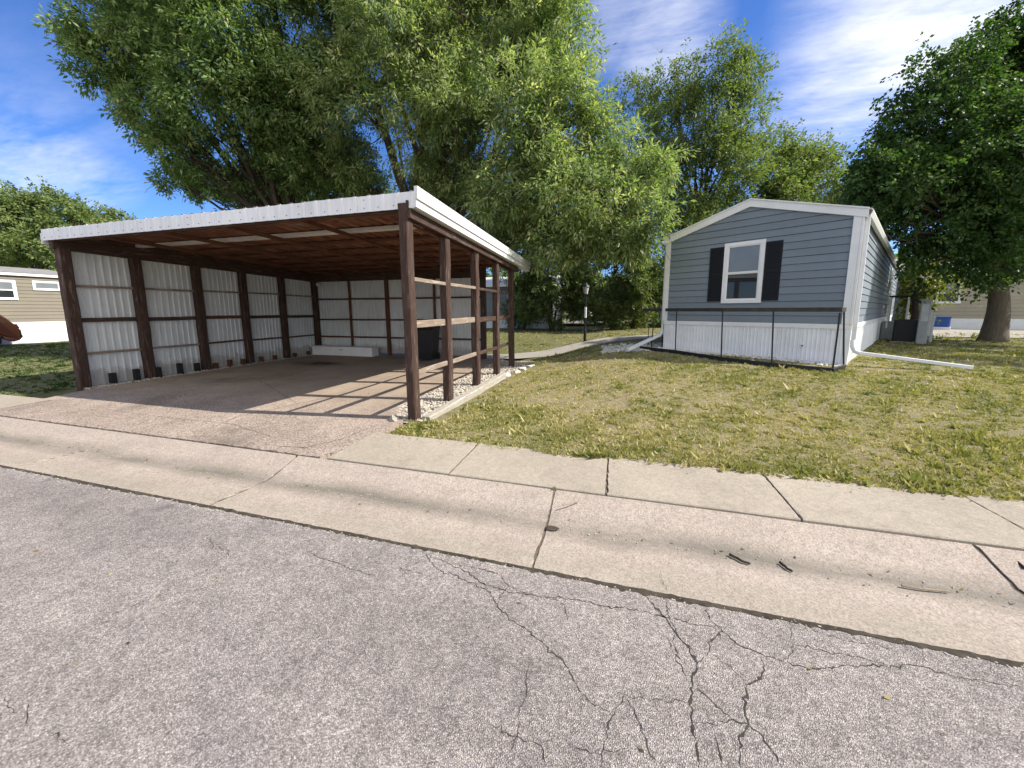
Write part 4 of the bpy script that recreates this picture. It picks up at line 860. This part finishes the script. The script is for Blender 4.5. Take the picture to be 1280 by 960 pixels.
# ------------------------------------------------------------------ neighbouring houses
th = thing('mobile_home', 'tan lap sided mobile home with white skirting beyond the left lawn', 'house', (-27.6,12.42,.02), R(90)-R(180)+R(180))
def tan_home():
    # local x runs away to the right end, its long wall faces the carport side
    L, zs, ze, za = 16., 1.0, 3.3, 3.75
    MB().add([(-L,.02,0),(0,.02,0),(0,.02,ze),(-L,.02,ze),(-L,4.2,0),(0,4.2,0),(0,4.2,ze),(-L,4.2,ze)],[(0,1,2,3),(7,6,5,4),(1,5,6,2),(4,0,3,7),(3,2,6,7)]).build('wall', 'trim_white', th)
    for i in range(13):
        z0 = zs+i*.17; z1 = z0+.17
        mk('siding_board', [(-L,0,z0),(-.1,0,z0),(-.1,-.022,z0),(-L,-.022,z0),(-L,0,z1),(-.1,0,z1),(-.1,-.004,z1),(-L,-.004,z1)],[(0,3,2,1)[::-1],(4,5,6,7)[::-1],(3,2,6,7),(0,1,5,4)[::-1],(1,2,6,5)[::-1],(3,0,4,7)[::-1]], 'siding_tan', th)
    n = 20
    for i in range(n): sheet('skirting_panel', (-L+i*L/n,-.02,-.1), (1,0,0), (0,0,1), L/n-.003, zs+.08, .2, .01, 'skirt_white', th)
    box('skirting_band', (-L,-.04,zs-.07), (0,-.001,zs-.0), 'trim_white', th); box('corner_board', (-.098,-.04,zs), (.03,-.002,ze-.1), 'trim_white', th); box('eave_fascia', (-L-.1,-.12,ze-.09), (.1,.0,ze+.06), 'trim_white', th)
    V = []
    for x in (-L-.1, .1): V += [(x,-.13,ze+.061),(x,2.1,za),(x,4.35,ze+.061),(x,4.35,ze+.03),(x,-.13,ze+.03)]
    mk('roof', V, [(0,1,6,5),(1,2,7,6),(2,3,8,7),(3,4,9,8),(4,0,5,9),(4,3,2,1,0),(5,6,7,8,9)], 'roof_grey', th)
    window(th, -.95, 2.78, .95, .46, 'f', False, False, .07); window(th, -2.52, 2.52, 1.15, .92, 'f', True, False, .08)
tan_home()
def far_house(name, label, loc, rz, L, D_, ze, za, zs, siding, roofm, wins, cat='house', skirt=True):
    o = thing(name, label, cat, loc, rz)
    MB().add([(0,0,0),(L,0,0),(L,0,ze),(0,0,ze),(0,D_,0),(L,D_,0),(L,D_,ze),(0,D_,ze),(0,D_/2,za),(L,D_/2,za)],[(0,1,2,3),(7,6,5,4),(1,5,6,9,2),(4,0,3,8,7)]).build('wall', siding, o)
    n = int((ze-zs)/.2)
    for i in range(n):
        z0 = zs+i*(ze-zs)/n; z1 = z0+(ze-zs)/n
        mk('siding_board', [(0,0,z0),(L,0,z0),(L,-.025,z0),(0,-.025,z0),(0,0,z1),(L,0,z1),(L,-.004,z1),(0,-.004,z1)],[(0,1,2,3),(7,6,5,4),(3,2,6,7),(2,1,5,6),(0,3,7,4)], siding, o)
    if skirt: box('skirting', (.0,-.03,-.1), (L,-.002,zs), 'skirt_white', o)
    for s in (0, 1):
        ya, yb = (-.3, D_/2) if s == 0 else (D_/2, D_+.3); z0, z1 = (ze-.1, za) if s == 0 else (za, ze-.1)
        V = [];
        for x in (-.2, L+.2): V += [(x,ya,z0),(x,yb,z1),(x,yb,z1+.08),(x,ya,z0+.08)]
        mk('roof', V, [(0,1,2,3),(7,6,5,4),(0,4,5,1),(2,6,7,3),(0,3,7,4),(1,5,6,2)], roofm, o)
    box('eave_fascia', (-.2,-.33,ze-.16), (L+.2,-.302,ze+.0), 'trim_white', o)
    for xc, zc, w, h in wins: window(o, xc, zc, w, h, 'f', True, False, .09)
    for x in (0, L-.12): box('corner_board', (x,-.05,zs), (x+.12,-.027,ze-.12), 'trim_white', o)
    return o
a_ = gp(1147, 410.5, .42); far_house('house', 'beige house with white framed windows behind the thick forked trunk', (a_.x, a_.y+1., .42), R(-14), 20, 7, 3.0, 4.4, .55, 'siding_beige', 'roof_grey', [(6.3,2.05,1.1,1.5),(12.2,1.95,1.6,1.3),(1.6,2.0,1.0,1.2)])
far_house('mobile_home', 'grey mobile home with white skirting seen through the open carport posts', (-13.5,25.2,.22), R(0), 9.2, 5, 3.1, 3.8, .75, 'siding_grey', 'roof_pale', [(6.4,2.0,.8,1.1),(2.6,2.0,.8,1.1)])
sh = far_house('garden_shed', 'small white shed with dark vertical battens behind the lamp post', (*at(711,405,36).xy, .35), R(0), 2.1, 2.4, 2.1, 2.9, .1, 'trim_white', 'roof_grey', [], 'shed', False)
for i in range(5): bar('batten', (.25+i*.4,-.035,.1), (.25+i*.4,-.035,2.0), .13, .02, 'siding_blue', sh)
far_house('house', 'pink beige house far behind the blue home meter box', (*at(785,400,44).xy, .4), R(-6), 11, 6, 2.9, 4.2, .5, 'siding_pink', 'roof_grey', [(2.2,1.9,1.0,1.2),(4.6,1.9,1.0,1.2)])
far_house('cabin', 'dark red brown cabin behind the right many stemmed shrub', (*at(735,402,39).xy, .35), R(4), 3.6, 3, 1.7, 2.5, .2, 'red_brown', 'roof_grey', [], 'cabin', False)
# lamp post
q = gp(731, 427.5, .25); lp = thing('lamp_post', 'black lamp post with white lantern beside the concrete path', 'lamp post', (q.x, q.y, gzf(q.x, q.y)))
MB().tube([(0,0,-.1),(0,0,.05),(0,0,.06),(0,0,.5),(0,0,.52),(0,0,1.85)], [.10,.10,.06,.055,.042,.036], 12).build('pole', 'metal_black', lp)
MB().tube([(0,0,1.0),(0,0,1.42)], .045, 10).build('sign_band', 'trim_white', lp)
MB().tube([(0,0,1.85),(0,0,1.9),(0,0,1.93)], [.04,.09,.09], 8).build('collar', 'metal_black', lp)
MB().tube([(0,0,1.93),(0,0,2.2)], [.075,.12], 6).build('lantern', 'lamp_white', lp); MB().tube([(0,0,2.2),(0,0,2.24),(0,0,2.34),(0,0,2.38)], [.15,.13,.03,.015], 6).build('lantern_cap', 'metal_black', lp)
for i in range(6):
    a = i*math.pi/3; MB().bar((.078*math.cos(a),.078*math.sin(a),1.93),(.123*math.cos(a),.123*math.sin(a),2.2),.012,.012).build('lantern_bar', 'metal_black', lp)
# blue bin by the back road
q = gp(1162, 411, .42); bs = thing('storage_bin', 'small blue lidded bin on a white base by the back road', 'bin', (q.x, q.y-.6, .42), R(-35))
MB().bar((0,0,.14),(0,0,.62),.74,.6,ch=.05).build('body', 'blue_paint', bs); MB().bar((0,0,.622),(0,0,.69),.8,.66,ch=.03).build('lid', 'blue_paint', bs); MB().box((-.40,-.33,-.02),(.40,.33,.138)).build('base', 'trim_white', bs)

# ------------------------------------------------------------------ car
def build_car():
    q = gp(29, 432.5, .0); o = thing('parked_car', 'copper brown sport utility car parked on the left lawn by the tan home', 'car', (q.x, q.y, -.02), R(74))
    # rear bumper at local x = 0, nose towards -x; near side at y = 0
    L, W = 4.4, 1.75
    prof = [(-.02,.30),(.03,.60),(-.06,.92),(-.14,1.02),(-.50,1.50),(-.72,1.58),(-1.4,1.64),(-2.2,1.60),(-2.7,1.42),(-3.25,1.06),(-3.9,.98),(-4.3,.86),(-4.4,.62),(-4.36,.36)]
    arch = lambda xc: [(xc-.38*math.cos(a), .33+.38*math.sin(a)) for a in [math.pi*i/8 for i in range(9)]]
    low = [(-4.2,.24)]+arch(-3.55)+arch(-.85)+[(-.25,.22)]
    # cross sections lofted: inset the greenhouse
    poly = prof+low; n = len(poly)
    def inset(z): return .0 if z < .95 else .22*min(1, (z-.95)/.6)
    bm = bmesh.new(); A = [bm.verts.new((x, .03+inset(z) if z < .5 else inset(z), z)) for x, z in poly]; B = [bm.verts.new((x, W-(.03+inset(z) if z < .5 else inset(z)), z)) for x, z in poly]
    for i in range(n): bm.faces.new((A[i], A[(i+1)%n], B[(i+1)%n], B[i]))
    bm.faces.new(list(reversed(A))); bm.faces.new(B); bmesh.ops.recalc_face_normals(bm, faces=bm.faces)
    bmesh.ops.bevel(bm, geom=[e for e in bm.edges if len(e.link_faces) == 2 and e.calc_face_angle(0) > .6], offset=.03, segments=2, affect='EDGES', clamp_overlap=True)
    me = bpy.data.meshes.new('body'); bm.to_mesh(me); bm.free(); body = link('body', me, 'car_paint', o)
    def quad(name, pts, mat, par, d=.012):
        V = [(x, inset(z)-d, z) for x, z in pts]+[(x, inset(z)+.02, z) for x, z in pts]; m = len(pts)
        mk(name, V, [tuple(reversed(range(m))), tuple(range(m,2*m))]+[(i,(i+1)%m,m+(i+1)%m,m+i) for i in range(m)], mat, par)
    for pts in ([(-.55,1.05),(-.72,1.42),(-1.05,1.5),(-1.15,1.05)], [(-1.22,1.05),(-1.15,1.5),(-1.95,1.52),(-2.0,1.05)], [(-2.07,1.05),(-2.03,1.52),(-2.55,1.38),(-2.95,1.08)]): quad('window', pts, 'glass_dark', o)
    mk('rear_window', [(-.17,.25,1.06),(-.17,W-.25,1.06),(-.49,W-.38,1.46),(-.49,.38,1.46)], [(0,1,2,3)], 'glass_dark', o).location = (.03,0,.02)
    MB().bar((-.03,.04,.46),(-.03,W-.04,.46),.14,.16,ch=.05).build('bumper', 'plastic_black', o)
    for y in (.1, W-.1): MB().bar((-.055,y,.80),(-.12,y,.98),.16,.12,ch=.02).build('tail_light', 'tail_red', o)
    MB().bar((.062,W/2-.25,.68),(.062,W/2+.25,.68),.015,.12).build('number_plate', 'trim_white', o)
    for y in (.2, W-.2): MB().bar((-4.33,y,.74),(-4.2,y,.78),.26,.14,ch=.03).build('headlight', 'lamp_white', o)
    for xc in (-.85, -3.55):
        for y, s in ((-.0,1),(W,-1)):
            w = MB().tube([(xc,y-.01*s,.33),(xc,y+.02*s,.33),(xc,y+.2*s,.33),(xc,y+.22*s,.33)], [.30,.33,.33,.30], 24).build('wheel', 'rubber', o)
            MB().tube([(xc,y-.018*s,.33),(xc,y-.0*s,.33)], .21, 20).build('rim', 'chrome', w)
            for i in range(5):
                a = i*2*math.pi/5; MB().bar((xc,y-.022*s,.33),(xc+.19*math.cos(a),y-.022*s,.33+.19*math.sin(a)),.03,.05).build('spoke', 'metal_grey', w)
build_car()

# ------------------------------------------------------------------ litter on the gutter
def stick(pix, r, mat, label, z=-.06):
    P = [gp(x, y, z) for x, y in pix]; b_ = P[0].copy(); o = thing('twig', label, 'twig', (b_.x, b_.y, z), 0, 'sticks lying in the gutter')
    Q = []
    for a, c_ in zip(P[:-1], P[1:]): Q += [a.lerp(c_, t)-b_+Vector((0,0,r*.9)) for t in (0,.33,.66)]
    Q.append(P[-1]-b_+Vector((0,0,r*.7))); Q = [v+Vector((random.uniform(-1,1)*r*.4, random.uniform(-1,1)*r*.4, 0)) for v in Q]
    MB().tube(Q, [r*(1.1-.35*i/len(Q)) for i in range(len(Q))], 6).build('stem', mat, o)
stick([(912,694),(926,702),(938,706)], .0085, 'twig_dark', 'thick dark stick lying in the gutter', -.094)
stick([(975,704),(984,712),(990,715)], .008, 'twig_dark', 'short dark stick beside the thick one in the gutter', -.094)
stick([(1127,733),(1150,737),(1186,740)], .006, 'twig_pale', 'long thin pale twig lying in the gutter', -.09)
stick([(1253,690),(1266,701),(1282,712)], .010, 'twig_dark', 'dark stick across the upper edge of the gutter', -.04)
stick([(703,632),(714,630),(724,627)], .005, 'twig_pale', 'tiny pale twig near the cracked gutter joint', -.02)
def blot(name, pix, z, rx, ry, mat, parent):
    p = gp(*pix, z); V = [(p.x, p.y, z)]+[(p.x+rx*math.cos(a)*(1+.18*math.sin(3*a+1)+.1*random.uniform(-1,1)), p.y+ry*math.sin(a)*(1+.15*math.cos(2*a)), z) for a in [i*2*math.pi/28 for i in range(28)]]
    return mk(name, V, [(0, i, i % 28+1) for i in range(1, 29)], mat, parent)
blot('oil_stain', (690,660), -.088, .045, .035, 'oil', bpy.data.objects['gutter'])
def litter():
    n = 260; P = []; 
    for _ in range(n):
        r = random.random()
        if r < .35: x, y, z = random.uniform(-9,7), random.gauss(2.56,.08), -.09
        elif r < .6: x, y, z = random.uniform(-2.8,7), random.gauss(3.66,.07), .03
        elif r < .8: x, y, z = random.uniform(-9,-3), random.uniform(3,10), .02
        else: x, y, z = random.uniform(-7,4), random.uniform(.4,2.0), ROADZ+.004
        P.append((x,y,z+.004))
    P = np.array(P); D = rng.normal(0,1,(n,3)); D[:,2] *= .15
    o = leaf_mesh('fallen_leaves', P, D, .03, .45, 'leaf_dry', None, rng.uniform(0,1,n)); tag(o, 'scattered dry fallen leaves on road gutter and sidewalk', 'leaves', kind='stuff'); 
litter()

def a5(): x = random.uniform(-6, 3.5); return x, EDGE-abs(random.gauss(0, .035))+.01
tag(rocks('road_grit', 900, a5, .002, .006, 'gravel', lambda x, y: ROADZ), 'loose grit along the seam of road and gutter', 'grit', kind='stuff')
def a6(): return random.uniform(-7, 4.5), random.gauss(2.55, .05)
tag(rocks('gutter_grit', 420, a6, .002, .006, 'gravel', lambda x, y: -.096), 'loose grit lying in the gutter low line', 'grit', kind='stuff')
# ------------------------------------------------------------------ grass blades
def seg_dist(x, y, pts):
    d = np.full(x.shape, 1e9)
    for (ax, ay), (bx, by) in zip(pts[:-1], pts[1:]):
        t = np.clip(((x-ax)*(bx-ax)+(y-ay)*(by-ay))/((bx-ax)**2+(by-ay)**2), 0, 1); d = np.minimum(d, np.hypot(x-ax-t*(bx-ax), y-ay-t*(by-ay)))
    return d
def blades(name, regions, mat, label, hmul=1., dry=1.):
    X = []; Y = []; S = []
    for (x0, x1, y0, y1, n, s) in regions: X.append(rng.uniform(x0,x1,n)); Y.append(rng.uniform(y0,y1,n)); S.append(np.full(n, s))
    x, y, s = map(np.concatenate, (X, Y, S)); K = 13; m_ = len(x)//K
    pick = rng.permutation(len(x))[:m_]; sp_ = .30*s[pick]; th_ = rng.normal(0, .2, m_); s = s.copy(); s[pick] *= np.exp(rng.normal(-.05, .38, m_))
    x, y, s, tone = (np.repeat(q_, K) for q_ in (x[pick], y[pick], s[pick], th_)); sp_ = np.repeat(sp_, K)
    ox, oy = rng.normal(0, 1, len(x))*sp_, rng.normal(0, 1, len(x))*sp_; x = x+ox; y = y+oy; oa = np.arctan2(oy, ox)
    dx, dy = x-4.72, y-9.26; ux, uy = dx*math.cos(HR)+dy*math.sin(HR), -dx*math.sin(HR)+dy*math.cos(HR)
    ok = ~((ux > -HW-.05) & (ux < .06) & (uy > -.48) & (uy < HL))
    ok &= seg_dist(x, y, PATH) > .62
    edge = SWB-.03+.06*np.sin(x*3.1)*np.sin(x*1.3+2)+.035*np.sin(x*11)*np.sin(x*4.7)
    if name != 'weeds': ok &= y > edge-.02*rng.uniform(0,1,len(x))
    ok &= ~((x > -10.45) & (x < -2.28) & (y > 4.42) & (y < 10.9)); ok &= ~((x > -10.6) & (x < -2.70+.02*np.sin(y*20)) & (y < 4.5)) | (x < -10.4)
    dv = lawn_patch(x, y); cl = .5+.25*np.sin(x*7.3+2*np.sin(y*5.1))*np.sin(y*8.7+1.5*np.sin(x*6.1))+.25*np.sin(x*19+2.5*np.sin(y*13))*np.sin(y*23+2*np.sin(x*17))
    ok &= rng.uniform(0,1,len(x)) > .8*(1-cl)*(.35+.65*np.clip(dv*1.4-.2, 0, 1))
    x, y, s, dv, cl, tone, oa = x[ok], y[ok], s[ok], dv[ok], cl[ok], tone[ok], oa[ok]; n = len(x); z = gz(x, y)-.004
    h = .78*s*rng.uniform(.3, 1.15, n)*hmul*(.35+1.0*cl)*(1.12-.5*dv); w = .14*s*rng.uniform(.6,1.5,n)+.0015
    a = rng.uniform(0, 6.283, n); b = oa+rng.normal(0, .7, n); lean = h*np.abs(rng.normal(.55,.45,n))
    V = np.empty((n,3,3), np.float32); V[:,0] = np.stack([x+np.cos(a)*w, y+np.sin(a)*w, z],1); V[:,1] = np.stack([x-np.cos(a)*w, y-np.sin(a)*w, z],1)
    V[:,2] = np.stack([x+np.cos(b)*lean, y+np.sin(b)*lean, z+h],1)
    me = bpy.data.meshes.new(name); me.vertices.add(n*3); me.vertices.foreach_set('co', V.reshape(-1)); me.loops.add(n*3); me.loops.foreach_set('vertex_index', np.arange(n*3, dtype=np.int32))
    me.polygons.add(n); me.polygons.foreach_set('loop_start', np.arange(0,n*3,3,dtype=np.int32)); me.polygons.foreach_set('loop_total', np.full(n,3,np.int32))
    rr = np.clip(dv*dry*.8+tone+rng.normal(.14,.13,n)-.2*(cl-.5), 0, 1); at_ = me.attributes.new('rnd','FLOAT','POINT'); at_.data.foreach_set('value', np.repeat(rr.astype(np.float32),3)); me.update()
    o = link(name, me, mat); return tag(o, label, 'grass', kind='stuff')
blades('lawn_grass', [(-2.75,5.5,3.6,5.4,150000,.05),(-2.6,9,5.2,8.6,175000,.055),(-2.4,14,8.4,13,100000,.065),(-8,17,12.5,22,70000,.08)], 'grass_blade', 'dry yellow green mown lawn around the blue home')
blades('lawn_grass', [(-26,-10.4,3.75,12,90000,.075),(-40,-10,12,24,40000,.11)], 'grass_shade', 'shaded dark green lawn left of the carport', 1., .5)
blades('weeds', [(-9,-8.5,3.0,3.1,1,.05)]+[(x_-.008,x_+.008,2.93,2.97,40,.016) for x_ in (-.46,2.32,-6.0)]+[(-2.0,.2,SWB-.09,SWB+.05,2500,.05),(.2,4.5,SWB-.07,SWB+.05,3500,.05)], 'grass_blade', 'little weeds growing in the concrete joints and along the sidewalk edge')
blades('grass_tuft', [(-2.75,-2.3,3.9,4.36,1300,.085)], 'grass_blade', 'tuft of long green grass at the foot of the front carport post', 1., .4)
